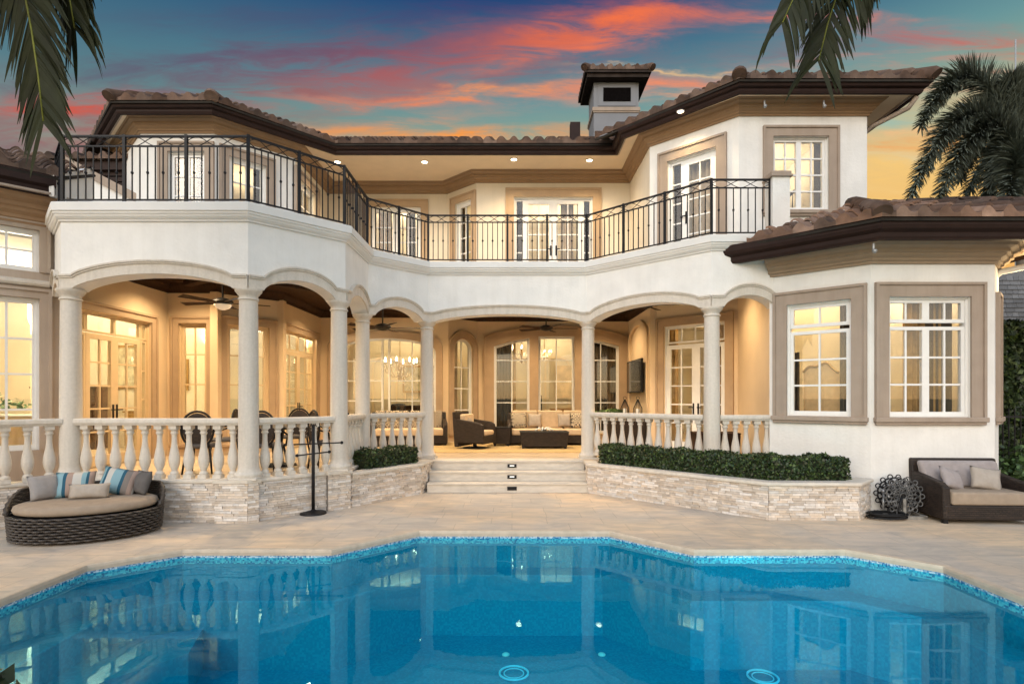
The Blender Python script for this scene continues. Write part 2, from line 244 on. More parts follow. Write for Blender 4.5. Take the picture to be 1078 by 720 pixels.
# ------------------------------------------------------------------ mesh builder
class MB:
    def __init__(s): s.v = []; s.f = []; s.t = []; s.tone = None
    def add(s, vs, fs):
        o = len(s.v); s.v.extend(tuple(v) for v in vs); s.f.extend(tuple(i + o for i in f) for f in fs)
        if s.tone is not None: s.t.extend([s.tone] * len(fs))
        return s
    def box(s, x0, x1, y0, y1, z0, z1, T=None):
        vs = [(x, y, z) for z in (z0, z1) for x, y in ((x0, y0), (x1, y0), (x1, y1), (x0, y1))]
        if T: vs = [T(*v) for v in vs]
        return s.add(vs, [(3, 2, 1, 0), (4, 5, 6, 7), (0, 1, 5, 4), (1, 2, 6, 5), (2, 3, 7, 6), (3, 0, 4, 7)])
    def hexa(s, b, t):   # bottom 4, top 4
        return s.add(list(b) + list(t), [(3, 2, 1, 0), (4, 5, 6, 7), (0, 1, 5, 4), (1, 2, 6, 5), (2, 3, 7, 6), (3, 0, 4, 7)])
    def lathe(s, prof, c=(0, 0, 0), n=24, sx=1, sy=1, T=None):
        vs = []; fs = []
        for r, z in prof:
            for k in range(n):
                a = 2 * PI * k / n; p = (c[0] + r * sx * math.cos(a), c[1] + r * sy * math.sin(a), c[2] + z); vs.append(T(*p) if T else p)
        m = len(prof)
        for j in range(m - 1):
            for k in range(n): fs.append((j * n + k, j * n + (k + 1) % n, (j + 1) * n + (k + 1) % n, (j + 1) * n + k))
        fs.append(tuple(range(n - 1, -1, -1))); fs.append(tuple(range((m - 1) * n, m * n)))
        return s.add(vs, fs)
    def tube(s, pts, r, n=8, closed=False):
        pts = [Vector(p) for p in pts]; m = len(pts); rr = r if isinstance(r, (list, tuple)) else [r] * m
        vs = []; fs = []; up = None
        for i, p in enumerate(pts):
            a = pts[i - 1] if (i or closed) else p; b = pts[(i + 1) % m] if (i < m - 1 or closed) else p
            d = (b - a).normalized()
            if up is None:
                up = Vector((0, 0, 1)) if abs(d.z) < .9 else Vector((1, 0, 0))
            u = (up - d * up.dot(d)); u = u.normalized() if u.length > 1e-6 else d.orthogonal().normalized(); up = u; w = d.cross(u)
            for k in range(n):
                t = 2 * PI * k / n; vs.append(p + (u * math.cos(t) + w * math.sin(t)) * rr[i])
        for j in range(m if closed else m - 1):
            for k in range(n):
                j2 = (j + 1) % m; fs.append((j * n + k, j * n + (k + 1) % n, j2 * n + (k + 1) % n, j2 * n + k))
        if not closed: fs.append(tuple(range(n - 1, -1, -1))); fs.append(tuple(range((m - 1) * n, m * n)))
        return s.add(vs, fs)
    def ball(s, c, r, n=12, sz=1): return s.lathe([(max(1e-4, r * math.sin(PI * k / 8)), -r * sz * math.cos(PI * k / 8)) for k in range(9)], c, n)
    def poly(s, outer, holes, T, d0, d1):
        """outer / holes: lists of (a, b); T(a, d, b) -> world. Extruded from d0 to d1."""
        loops = [outer] + list(holes); tess = geometry.tessellate_polygon([[Vector((a, b, 0)) for a, b in l] for l in loops])
        flat = [p for l in loops for p in l]; n = len(flat)
        vs = [T(a, d0, b) for a, b in flat] + [T(a, d1, b) for a, b in flat]
        fs = [tuple(t) for t in tess] + [tuple(i + n for i in reversed(t)) for t in tess]; o = 0
        for l in loops:
            m = len(l)
            for k in range(m): a, b = o + k, o + (k + 1) % m; fs.append((a, b, b + n, a + n))
            o += m
        return s.add(vs, fs)
    def slab(s, outer, z0, z1, holes=()): return s.poly(outer, holes, lambda a, d, b: (a, b, d), z0, z1)
    def sweep(s, prof, path, closed=False, caps=True):
        """prof: (d outward, z); path of (x, y) left to right; outward = towards the viewer"""
        m = len(path); rows = []
        for i in range(m):
            pa = offset_pt(path, i, closed); rows.append([(path[i][0] + pa[0] * d, path[i][1] + pa[1] * d, z) for d, z in prof])
        k = len(prof); vs = [p for r in rows for p in r]; fs = []
        for i in range(m if closed else m - 1):
            for j in range(k): a, b = i * k + j, i * k + (j + 1) % k; i2 = ((i + 1) % m) * k; fs.append((a, i2 + j, i2 + (j + 1) % k, b))
        if caps and not closed: fs.append(tuple(range(k))); fs.append(tuple((m - 1) * k + j for j in reversed(range(k))))
        return s.add(vs, fs)
def offset_pt(path, i, closed=False):
    m = len(path)
    def nrm(a, b):
        dx, dy = path[b][0] - path[a][0], path[b][1] - path[a][1]; l = math.hypot(dx, dy); return (dy / l, -dx / l)
    ns = []
    if i > 0 or closed: ns.append(nrm((i - 1) % m, i))
    if i < m - 1 or closed: ns.append(nrm(i, (i + 1) % m))
    if len(ns) == 1: return ns[0]
    bx, by = ns[0][0] + ns[1][0], ns[0][1] + ns[1][1]; dd = bx * ns[0][0] + by * ns[0][1]
    if dd < .25: dd = .25
    return (bx / dd, by / dd)
def offset(path, d): return [(path[i][0] + offset_pt(path, i)[0] * d, path[i][1] + offset_pt(path, i)[1] * d) for i in range(len(path))]

ORIG = {}
def finish(mb, name, m, parent=None, smooth=False, world=True, auto=None):
    me = bpy.data.meshes.new(name); o = bpy.data.objects.new(name, me)
    off = ORIG.get(parent.name, (0, 0, 0)) if (parent is not None and world) else (0, 0, 0)
    me.from_pydata([(v[0] - off[0], v[1] - off[1], v[2] - off[2]) for v in mb.v], [], mb.f); me.validate(); me.update()
    bm = bmesh.new(); bm.from_mesh(me); bmesh.ops.recalc_face_normals(bm, faces=bm.faces); bm.to_mesh(me); bm.free()
    if mb.t and len(mb.t) == len(me.polygons):
        at = me.color_attributes.new('tone', 'FLOAT_COLOR', 'CORNER'); arr = np.ones((len(me.loops), 4), np.float32)
        ls = np.empty(len(me.polygons), np.int32); lt = np.empty(len(me.polygons), np.int32); me.polygons.foreach_get('loop_start', ls); me.polygons.foreach_get('loop_total', lt)
        arr[:, :3] = np.repeat(np.array(mb.t, np.float32), lt, axis=0); at.data.foreach_set('color', arr.ravel())
    if m is not None: me.materials.append(m)
    if smooth or auto:
        me.polygons.foreach_set('use_smooth', [True] * len(me.polygons))
        if auto: me.set_sharp_from_angle(angle=R(auto))
    sc.collection.objects.link(o)
    if parent is not None: o.parent = parent; ORIG[o.name] = off
    return o
def bevel(o, w=.01, seg=2):
    b = o.modifiers.new('soft_edge', 'BEVEL'); b.width = w; b.segments = seg; b.limit_method = 'ANGLE'; return o
def subsurf(o, l=2):
    s = o.modifiers.new('subsurf', 'SUBSURF'); s.levels = l; s.render_levels = l; o.data.polygons.foreach_set('use_smooth', [True] * len(o.data.polygons)); return o
def tag(o, label=None, cat=None, group=None, kind=None):
    for k, v in (('label', label), ('category', cat), ('group', group), ('kind', kind)):
        if v: o[k] = v
    return o
def empty(name, loc=(0, 0, 0), rz=0, label=None, cat=None, group=None):
    o = bpy.data.objects.new(name, None); o.location = loc; o.rotation_euler = (0, 0, rz); o.empty_display_size = .2; sc.collection.objects.link(o); ORIG[o.name] = tuple(loc); return tag(o, label, cat, group)
def copy_tree(o, parent=None):
    c = o.copy(); sc.collection.objects.link(c); c.parent = parent
    for ch in [x for x in sc.objects if x.parent == o]: copy_tree(ch, c)
    return c
class W:
    """frame of a wall from p0 to p1 (left to right seen from outside): T(s, d, z) with d outward"""
    def __init__(s, p0, p1):
        s.p0 = p0; s.p1 = p1; dx, dy = p1[0] - p0[0], p1[1] - p0[1]; s.L = math.hypot(dx, dy); s.u = (dx / s.L, dy / s.L); s.n = (s.u[1], -s.u[0])
    def T(s, a, d, z): return (s.p0[0] + s.u[0] * a + s.n[0] * d, s.p0[1] + s.u[1] * a + s.n[1] * d, z)
    def at(s, px, d=0):
        k = (px - 539) / 594; x0 = s.p0[0] + s.n[0] * d; y0 = s.p0[1] + s.n[1] * d
        return (k * y0 - x0) / (s.u[0] - k * s.u[1])
def arch_z(x, rise, p=.5): return rise * max(0, 1 - x * x) ** p
def shape(s0, s1, z0, z1, rise=0, p=.5, n=18):
    pts = [(s0, z0), (s1, z0), (s1, z1)]
    if rise:
        for k in range(1, n): x = math.cos(PI * k / n); pts.append(((s0 + s1) / 2 + x * (s1 - s0) / 2, z1 + arch_z(x, rise, p)))
    pts.append((s0, z1)); return pts

# ------------------------------------------------------------------ ground, deck, pool
ZW = -.095
POOL = [(-4.6, 2.9), (-3.9, 2.2), (3.9, 2.2), (4.63, 2.9), (4.63, 6.05), (3.97, 6.72), (2.165, 6.72), (1.32, 7.64), (-1.26, 7.66), (-2.15, 6.72), (-3.92, 6.72), (-4.6, 6.1)]
g = MB(); g.poly([(-900, -900), (900, -900), (900, 900), (-900, 900)], [[(-20, -6), (20, -6), (20, 20), (-20, 20)]], lambda a, d, b: (a, b, d), -.3, -.02)
tag(finish(g, 'ground', mat('lawn_ground', (.05, .075, .025), .95, .3, 2, .5, 30)), kind='structure')
d = MB(); d.slab([(-20.3, -6.3), (20.3, -6.3), (20.3, 20.3), (-20.3, 20.3)], -.09, 0, [POOL])
tag(finish(d, 'pool_deck', M['deck']), kind='structure')
cp = MB(); cp.sweep([(-.008, -.07), (-.012, -.03), (-.008, -.004), (.0, .004), (.07, .004), (.07, -.02), (.02, -.02), (.02, -.07)], POOL, closed=True)   # outward of a counter-clockwise ring
cop = finish(cp, 'pool_coping', mat('coping_travertine', (.56, .46, .35), .5, .12, 9, .2, 50, spec=.4)); tag(cop, kind='structure')
pb = MB(); n = len(POOL)
pb.poly(POOL, [], lambda a, d, b: (a, b, d), -1.32, -1.27)
for i in range(n):
    a, b = POOL[i], POOL[(i + 1) % n]; w = W(a, b)
    pb.box(0, w.L, 0.001, .25, -1.30, -.166, w.T)
tag(finish(pb, 'pool_basin', M['plaster']), kind='structure')
tb = MB()
for i in range(n):
    a, b = POOL[i], POOL[(i + 1) % n]; w = W(a, b); tb.box(0, w.L, -.004, .06, -.165, -.071, w.T)
tag(finish(tb, 'pool_waterline', M['mosaic']), kind='structure')
st = MB()   # bench along the far walls under water
FAR = [(4.63, 4.6), (4.63, 6.05), (3.97, 6.72), (2.165, 6.72), (1.32, 7.64), (-1.26, 7.66), (-2.15, 6.72), (-3.92, 6.72), (-4.6, 6.1), (-4.6, 4.6)]
st.sweep([(-.34, -1.30), (-.34, -.50), (-.33, -.49), (.02, -.49), (.02, -1.30)], FAR)
st.slab([(-4.6, 4.6), (-4.25, 4.6), (-3.3, 5.75), (-3.5, 6.40), (-4.3, 6.05), (-4.6, 5.9)], -1.3, -.80)
tag(finish(st, 'pool_bench', M['plaster']), kind='structure')
wa = MB(); wa.add([(x, y, ZW) for x, y in POOL], [tuple(range(len(POOL)))])
wo = finish(wa, 'pool_water', M['water']); tag(wo, kind='structure')
def wpt(px, py, z): D = (1.805 - z) * 594 / (py - 418.8); return ((px - 539) * D / 594, D, z)
for k, (px, py, lab) in enumerate([(541, 709, 'pale round drain ring on pool floor below the patio steps'), (803, 713, 'pale round drain ring on pool floor, nearest the lit corner window reflection'), (895, 679, 'pale round drain ring on pool floor, farthest out from the wide steps')]):
    p = wpt(px, py, -1.265); r = MB(); r.tube([(.16 * math.cos(t), .16 * math.sin(t), .012) for t in np.linspace(0, 2 * PI, 24, False)], .012, 6, closed=True)
    r.tube([(.11 * math.cos(t), .11 * math.sin(t), .008) for t in np.linspace(0, 2 * PI, 24, False)], .007, 6, closed=True)
    o = finish(r, 'pool_drain', M['bluedrain']); o.location = p; tag(o, lab, 'drain', 'drain covers on the pool floor')
for px, py, lab in [(532.5, 689, 'small white pop-up nozzle in pool floor below the steps'), (633.5, 689, 'small white pop-up nozzle in pool floor below the entrance column')]:
    p = wpt(px, py, -1.265); r = MB(); r.lathe([(.045, 0), (.045, .01), (.03, .022), (.001, .024)], n=16); o = finish(r, 'pool_nozzle', M['white'], auto=40); o.location = p; tag(o, lab, 'nozzle', 'cleaning nozzles on the pool floor')

# ------------------------------------------------------------------ the villa
villa = empty('villa', (0, 12, 0), 0, 'large two storey stucco villa with arched patio colonnade, curved balcony and clay tile roofs', 'house')
def vp(mb, name, m, parent=None, **k): return finish(mb, name, m, parent or villa, **k)
E = [(-7.28, 8.79), (-6.60, 8.07), (-3.78, 8.07), (-2.62, 9.23), (-2.62, 10.70), (-1.69, 11.63), (1.50, 11.63), (3.42, 9.70), (4.62, 9.70)]   # balcony cornice edge
Wp = offset(E, -.12)                           # balcony wall plane
COL = offset(E, -.24)
LOW = [(-10.4, 5.7), (-7.0, 9.1), (-7.55, 9.65), (-7.55, 12.37), (-6.49, 12.40), (-5.5, 13.44), (-5.5, 16.2), (-1.83, 16.2), (-1.05, 16.98), (3.5, 16.98), (3.5, 14.0), (5.0, 12.5), (4.55, 9.9), (4.50, 9.86), (5.63, 8.85), (7.57, 8.85), (8.02, 9.30), (8.02, 17)]
UP = [(-9.2, 13.26), (-7.81, 11.87), (-6.27, 11.87), (-5.03, 13.1), (-5.03, 15.38), (-1.76, 15.38), (-.93, 14.6), (3.05, 14.6), (3.05, 12.5), (4.48, 11.14), (7.01, 11.14), (7.01, 17)]
lw = [W(LOW[i], LOW[i + 1]) for i in range(len(LOW) - 1)]; uw = [W(UP[i], UP[i + 1]) for i in range(len(UP) - 1)]
lh = [[] for _ in lw]; uh = [[] for _ in uw]   # holes

def opening(wall, holes, s0, s1, z0, z1, cells, rise=0, ap=.5, kind='window', fm='white', tm='tan', tw=.16, tz=None, sill=True, trim=True, handles=(), label=None, bar=.05, trise=None, slant=None):
    """frame + panes + muntins; cells: (s0, s1, z0, z1, cols, rows, stile, is_leaf) in the same coordinates"""
    T = wall.T; sh = shape(s0, s1, z0, z1, rise, ap); fr = MB(); gl = MB(); leafs = []
    if slant: sh = [(s0, z0), (s1, z0), (s1, slant[1]), ((s0 + s1) / 2, (slant[0] + slant[1]) / 2 + .03), (s0, slant[0])]
    holes.append(sh)
    inner = shape(s0 + .035, s1 - .035, z0 + .035, z1 - .035 * (0 if rise else 1), max(0, rise - .03), ap)
    if slant: inner = [(s0 + .035, z0 + .035), (s1 - .035, z0 + .035), (s1 - .035, slant[1] - .035), ((s0 + s1) / 2, (slant[0] + slant[1]) / 2 - .005), (s0 + .035, slant[0] - .03)]
    fr.poly(sh, [inner], T, -.13 if slant else -.17, -.03 if slant else -.05)
    def top(s):
        if slant: x = (s - s0) / (s1 - s0); return slant[0] + (slant[1] - slant[0]) * x + .06 * min(x, 1 - x) - .03
        return z1 + arch_z((2 * s - s0 - s1) / (s1 - s0), rise, ap) - .02 if rise else z1 - .03
    edges = set()
    for (a, b, c, e, nc, nr, stile, leaf) in cells:
        ar = (rise or slant) and e >= z1 - .05
        mbx = MB() if leaf else fr
        if not ar:
            mbx.poly(shape(a, b, c, e), [shape(a + stile, b - stile, c + stile * (2.0 if leaf else 1), e - stile)], T, -.14, -.075)
        else:
            mbx.box(a, a + stile, -.14, -.075, c, top(a + stile * .5), T); mbx.box(b - stile, b, -.14, -.075, c, top(b - stile * .5), T); mbx.box(a, b, -.14, -.075, c, c + stile, T)
            K = 10
            for k in range(K):
                sa, sb = a + (b - a) * k / K, a + (b - a) * (k + 1) / K
                mbx.hexa([T(sa, -.14, top(sa) - stile), T(sb, -.14, top(sb) - stile), T(sb, -.075, top(sb) - stile), T(sa, -.075, top(sa) - stile)], [T(sa, -.14, top(sa)), T(sb, -.14, top(sb)), T(sb, -.075, top(sb)), T(sa, -.075, top(sa))])
        i0, i1, j0, j1 = a + stile, b - stile, c + stile * (2.0 if leaf else 1), e - stile
        for k in range(1, nc):
            s = i0 + (i1 - i0) * k / nc; mbx.box(s - .015, s + .015, -.122, -.088, j0, top(s) if ar else j1, T)
        rows = nr if isinstance(nr, (list, tuple)) else [j0 + (j1 - j0) * k / nr for k in range(1, nr)]
        for z in rows: mbx.box(i0, i1, -.1215, -.0885, z - .015, z + .015, T)
        if ar: gl.poly([(i0, j0), (i1, j0)] + [(i1 + (i0 - i1) * k / 10, top(i1 + (i0 - i1) * k / 10) - .01) for k in range(11)], [], T, -.108, -.102)
        else: gl.poly([(i0 - .01, j0 - .01), (i1 + .01, j0 - .01), (i1 + .01, j1 + .01), (i0 - .01, j1 + .01)], [], T, -.108, -.102)
        if leaf: leafs.append(mbx)
    root = vp(fr, kind, M[fm])
    if label: root['label'] = label
    vp(gl, 'pane', M['glass'], root)
    for l in leafs: vp(l, 'door_leaf', M[fm], root)
    for s in handles:
        h = MB(); h.box(s - .018, s + .018, -.075, -.06, 1.42 + (4.08 if z0 > 3 else 0) + (0 if z0 > 3 else .0), 1.68 + (4.08 if z0 > 3 else 0), T)
        zc = 1.58 + (4.08 if z0 > 3 else 0); h.box(s - .012, s + .012, -.065, -.02, zc - .012, zc + .012, T); h.box(s - .012, s + .1 * (1 if s > sum(handles) / len(handles) else -1), -.035, -.018, zc - .01, zc + .012, T); vp(h, 'handle', M['iron'], root)
    if trim:
        t = MB(); tzz = tz if tz is not None else z1 + tw; tr = trise if trise is not None else rise
        zb = z0 if sill else z0
        outer = shape(s0 - tw, s1 + tw, zb, tzz, tr, ap); hole = shape(s0 + .0, s1 - .0, zb - .0, z1, rise, ap)
        ring = outer[:1] + [(s0, zb)] + [(s0, z1)] + (list(reversed(hole[3:-1])) if rise else []) + [(s1, z1), (s1, zb)] + outer[1:]
        t.poly(ring, [], T, 0.0, .035)
        oo = shape(s0 - tw - .03, s1 + tw + .03, zb, tzz + .03, tr, ap)
        ring2 = oo[:1] + [(s0 - tw + .012, zb)] + [(s0 - tw + .012, tzz - .012)] + (list(reversed(shape(s0 - tw + .012, s1 + tw - .012, zb, tzz - .012, tr, ap)[3:-1])) if tr else []) + [(s1 + tw - .012, tzz - .012), (s1 + tw - .012, zb)] + oo[1:]
        t.poly(ring2, [], T, 0.0, .062); vp(t, 'surround', M[tm], root)
        if sill:
            q = MB(); q.box(s0 - tw - .05, s1 + tw + .05, 0, .09, z0 - .075, z0 - .0, T); q.box(s0 - tw - .03, s1 + tw + .03, 0, .06, z0 - .12, z0 - .074, T); q.box(s0, s1, -.1, .001, z0 - .02, z0 + .004, T)
            bevel(vp(q, 'sill', M[tm], root), .015)
    return root

Z0 = .54
# --- ground floor openings, seen left to right
w = lw[0]; a, b = w.at(-60), w.at(41.5)
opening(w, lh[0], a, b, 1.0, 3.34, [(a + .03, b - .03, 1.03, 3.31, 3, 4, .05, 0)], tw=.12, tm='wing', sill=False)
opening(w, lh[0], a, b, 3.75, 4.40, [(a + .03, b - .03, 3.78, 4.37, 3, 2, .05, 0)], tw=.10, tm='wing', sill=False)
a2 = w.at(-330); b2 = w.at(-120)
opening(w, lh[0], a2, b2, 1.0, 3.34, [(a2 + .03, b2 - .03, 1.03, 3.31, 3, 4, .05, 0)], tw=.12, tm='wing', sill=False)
w = lw[2]   # left patio wall with double door
y0 = LOW[2][1]; sY = lambda y: y - y0
a, b = sY(9.72), sY(11.80)
dl, dm, dr = sY(10.10), sY(10.83), sY(11.57)
opening(w, lh[2], a, b, Z0, 3.37, [(a + .03, dl - .01, Z0 + .03, 2.98, 1, 4, .05, 0), (dl, dm, Z0 + .02, 2.98, 2, 5, .095, 1), (dm, dr, Z0 + .02, 2.98, 2, 5, .095, 1), (dr + .01, b - .03, Z0 + .03, 2.98, 1, 4, .04, 0),
         (a + .03, dl - .01, 3.0, 3.34, 1, 1, .03, 0), (dl, dm, 3.0, 3.34, 1, 1, .03, 0), (dm, dr, 3.0, 3.34, 1, 1, .03, 0), (dr + .01, b - .03, 3.0, 3.34, 1, 1, .03, 0)], kind='french_door', fm='creamframe', tm='patiotan', tw=.13, sill=False, handles=(dm - .05, dm + .05))
w = lw[3]; a, b = w.at(188), w.at(218)
opening(w, lh[3], a, b, .80, 3.44, [(a + .03, b - .03, .83, 3.41, 2, [1.45, 2.10, 2.76], .06, 0)], fm='creamframe', tm='patiotan', tw=.12, sill=True)
w = lw[4]; a, b = w.at(239), w.at(283)
opening(w, lh[4], a, b, .80, 3.44, [(a + .03, b - .03, .83, 3.41, 2, [1.45, 2.10, 2.76], .06, 0)], fm='creamframe', tm='patiotan', tw=.16, sill=True)
w = lw[5]; a, b = w.at(299.5), w.at(332.5); m_ = (a + b) / 2
opening(w, lh[5], a, b, Z0, 3.45, [(a + .03, m_, Z0 + .02, 2.98, 2, 5, .1, 1), (m_, b - .03, Z0 + .02, 2.98, 2, 5, .1, 1), (a + .03, m_, 3.0, 3.42, 2, 1, .03, 0), (m_, b - .03, 3.0, 3.42, 2, 1, .03, 0)], kind='french_door', fm='creamframe', tm='patiotan', tw=.15, sill=False, handles=(m_ - .06, m_ + .06))
w = lw[6]; a, b = w.at(352), w.at(459); c = [a + (b - a) * k for k in (0, .22, .47, .53, .78, 1)]
opening(w, lh[6], a, b, .85, 3.12, [(a + .03, c[2], .88, 3.12, 2, [1.72, 2.30, 2.86], .04, 0), (c[2], c[3], .88, 3.12, 1, 1, .02, 0), (c[3], b - .03, .88, 3.12, 2, [1.72, 2.30, 2.86], .04, 0)], rise=.40, fm='white', tm='patiotan', tw=.16, tz=3.26, trise=.44, sill=True)
w = lw[7]; a, b = w.at(477.5), w.at(497.5)
opening(w, lh[7], a, b, .80, 3.22, [(a + .03, b - .03, .83, 3.22, 2, [1.45, 2.08, 2.70], .05, 0)], rise=.32, fm='white', tm='patiotan', tw=.16, tz=3.25, trise=.50, sill=True)
w = lw[8]
for (p0, p1, zl, rs, ps) in ((520, 557.5, 3.37, 1, 0), (566.7, 605, 3.68, 0, 0), (614, 651.7, 3.37, -1, 0)):
    a, b = w.at(p0), w.at(p1)
    opening(w, lh[8], a, b, .74, 3.60 if rs else 3.66, [(a + .03, b - .03, .77, 3.60 if rs else 3.63, 2, [1.66, 2.30, 2.94], .045, 0)], fm='white', tm='patiotan', tw=.0, trim=False, slant={1: (3.36, 3.61), -1: (3.61, 3.36), 0: None}[rs])
t = MB(); a, b = w.at(511), w.at(661)   # the shared flat-arched surround
holes = [[(w.at(p0), .70), (w.at(p1), .70), (w.at(p1), zr), ((w.at(p0) + w.at(p1)) / 2, (zl + zr) / 2 + (.03 if zl != zr else 0)), (w.at(p0), zl)] for p0, p1, zl, zr in ((520, 557.5, 3.36, 3.61), (566.7, 605, 3.66, 3.66), (614, 651.7, 3.61, 3.36))]
t.poly(shape(a, b, .69, 3.60, .34, .8), holes, w.T, 0, .05)
ring = MB(); ring_o = shape(a - .04, b + .04, .70, 3.64, .33, .8); ring_i = shape(a, b, .70, 3.61, .30, .8)
t.poly(ring_o[:1] + [(a, .70), (a, 3.61)] + list(reversed(ring_i[3:-1])) + [(b, 3.61), (b, .70)] + ring_o[1:], [], w.T, 0, .09)
vp(t, 'surround', M['patiotan'])
w = lw[10]; a, b = w.at(699), w.at(763.5); m_ = w.at(731)
opening(w, lh[10], a, b, Z0, 3.54, [(a + .03, m_, Z0 + .02, 3.08, 2, 5, .10, 1), (m_, b - .03, Z0 + .02, 3.08, 2, 5, .10, 1), (a + .03, b - .03, 3.12, 3.51, 4, 1, .04, 0)], kind='french_door', fm='white', tm='patiotan', tw=.17, sill=False, handles=(m_ - .06, m_ + .06))
w = lw[13]; a, b = w.at(830.4, -.1), w.at(897.7, -.1); m_ = (a + b) / 2
opening(w, lh[13], a, b, 1.50, 3.39, [(a + .03, b - .03, 1.53, 2.93, 2, 3, .055, 0), (a + .03, b - .03, 2.99, 3.36, 2, 1, .055, 0)], tw=.19)
w = lw[14]; a, b = w.at(932.8, -.05), w.at(1018.6, -.05); m_ = (a + b) / 2
opening(w, lh[14], a, b, 1.50, 3.39, [(a + .03, m_, 1.53, 2.93, 2, 3, .055, 0), (m_, b - .03, 1.53, 2.93, 2, 3, .055, 0), (a + .03, m_, 2.99, 3.36, 2, 1, .055, 0), (m_, b - .03, 2.99, 3.36, 2, 1, .055, 0)], tw=.19)
w = lw[15]
opening(w, lh[15], .22, .5, 1.50, 3.39, [(.25, .47, 1.53, 2.93, 1, 3, .04, 0), (.25, .47, 2.99, 3.36, 1, 1, .04, 0)], tw=.06)
# --- upper floor
ZB = 4.62
w = uw[1]; a, b = w.at(177), w.at(216)
opening(w, uh[1], a, b, ZB + .15, 6.98, [(a + .03, b - .03, ZB + .18, 6.95, 2, 5, .06, 0)], tw=.17, sill=False)
w = uw[2]; a, b = w.at(241), w.at(280)
opening(w, uh[2], a, b, ZB + .15, 6.98, [(a + .03, b - .03, ZB + .18, 6.95, 2, 5, .06, 0)], tw=.17, sill=False)
w = uw[3]; a, b = w.at(313), w.at(332)
opening(w, uh[3], a, b, ZB, 6.98, [(a + .03, b - .03, ZB + .03, 6.95, 2, 5, .09, 1)], kind='french_door', tw=.17, sill=False)
w = uw[4]; a, b = w.at(390), w.at(443); m_ = (a + b) / 2
opening(w, uh[4], a, b, ZB, 7.0, [(a + .03, m_, ZB + .03, 6.97, 2, 5, .1, 1), (m_, b - .03, ZB + .03, 6.97, 2, 5, .1, 1)], kind='french_door', tw=.17, tm='patiotan', sill=False, handles=(m_ - .06, m_ + .06))
w = uw[5]; a, b = w.at(479.5), w.at(496.5)
opening(w, uh[5], a, b, ZB, 7.0, [(a + .03, b - .03, ZB + .03, 6.97, 2, 5, .09, 1)], kind='french_door', tw=.15, tm='patiotan', sill=False)
w = uw[6]; a, b = w.at(541), w.at(624); c = [w.at(p) for p in (552, 582.8, 613.5)]
opening(w, uh[6], a, b, ZB, 7.0, [(a + .03, c[0], ZB + .03, 6.95, 1, 5, .04, 0), (c[0], c[1], ZB + .02, 6.95, 2, 5, .11, 1), (c[1], c[2], ZB + .02, 6.95, 2, 5, .11, 1), (c[2], b - .03, ZB + .03, 6.95, 1, 5, .04, 0)], kind='french_door', tw=.19, tm='patiotan', sill=False, handles=(c[1] - .07, c[1] + .07))
w = uw[8]; a, b = w.at(702.9), w.at(754.3); c0 = w.at(717.5)
opening(w, uh[8], a, b, ZB, 6.90, [(a + .03, c0, ZB + .03, 6.86, 1, 5, .05, 0), (c0, b - .03, ZB + .02, 6.86, 2, 5, .13, 1)], kind='french_door', tw=.19, sill=False, handles=(c0 + .07,))
w = uw[9]; a, b = w.at(813.5), w.at(872); m_ = (a + b) / 2
opening(w, uh[9], a, b, 5.50, 6.96, [(a + .03, m_, 5.53, 6.93, 2, 4, .05, 0), (m_, b - .03, 5.53, 6.93, 2, 4, .05, 0)], tw=.17)

# --- walls
def wallseg(w, holes, z0, z1, m, name='wall', th=.22, e0=0, e1=0):
    q = MB(); q.poly([(e0, z0), (w.L - e1, z0), (w.L - e1, z1), (e0, z1)], holes, w.T, -th, 0); return vp(q, name, M[m])
for i, w in enumerate(lw):
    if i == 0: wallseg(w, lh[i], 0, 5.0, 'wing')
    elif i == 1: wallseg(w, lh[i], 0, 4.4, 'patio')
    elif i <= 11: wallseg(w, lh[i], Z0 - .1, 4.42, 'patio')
    elif i == 12: continue
    else: wallseg(w, lh[i], 0, 4.2, 'stucco')
for i, w in enumerate(uw):
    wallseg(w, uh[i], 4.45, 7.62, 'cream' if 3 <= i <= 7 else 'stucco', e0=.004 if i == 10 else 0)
# niche with arched recess on the TV wall: shallow raised jambs round a flat arch
w = lw[9]; t = MB(); s0, s1 = w.at(664.5), w.at(682.5)
o1 = shape(s0 - .14, s1 + .14, Z0, 3.3, .62); i1 = shape(s0, s1, Z0, 3.3, .48)
t.poly(o1[:1] + [(s0, Z0), (s0, 3.3)] + list(reversed(i1[3:-1])) + [(s1, 3.3), (s1, Z0)] + o1[1:], [], w.T, 0, .07); vp(t, 'niche_surround', M['patio'])
# pilasters in the patio corners
for (x, y) in ((-6.49, 12.36), (3.5, 14.02), (-5.5, 13.46)):
    pl = MB(); pl.box(x - .09, x + .09, y - .09, y + .09, Z0, 4.12); bevel(vp(pl, 'pilaster', M['patio']), .02)
# wing and bay string courses
sb = MB(); sb.sweep([(0, 3.52), (.05, 3.53), (.07, 3.56), (.07, 3.60), (.0, 3.63)], [LOW[0], W(LOW[0], LOW[1]).T(lw[0].at(52), 0, 0)[:2]]); vp(sb, 'string_course', M['cast'])

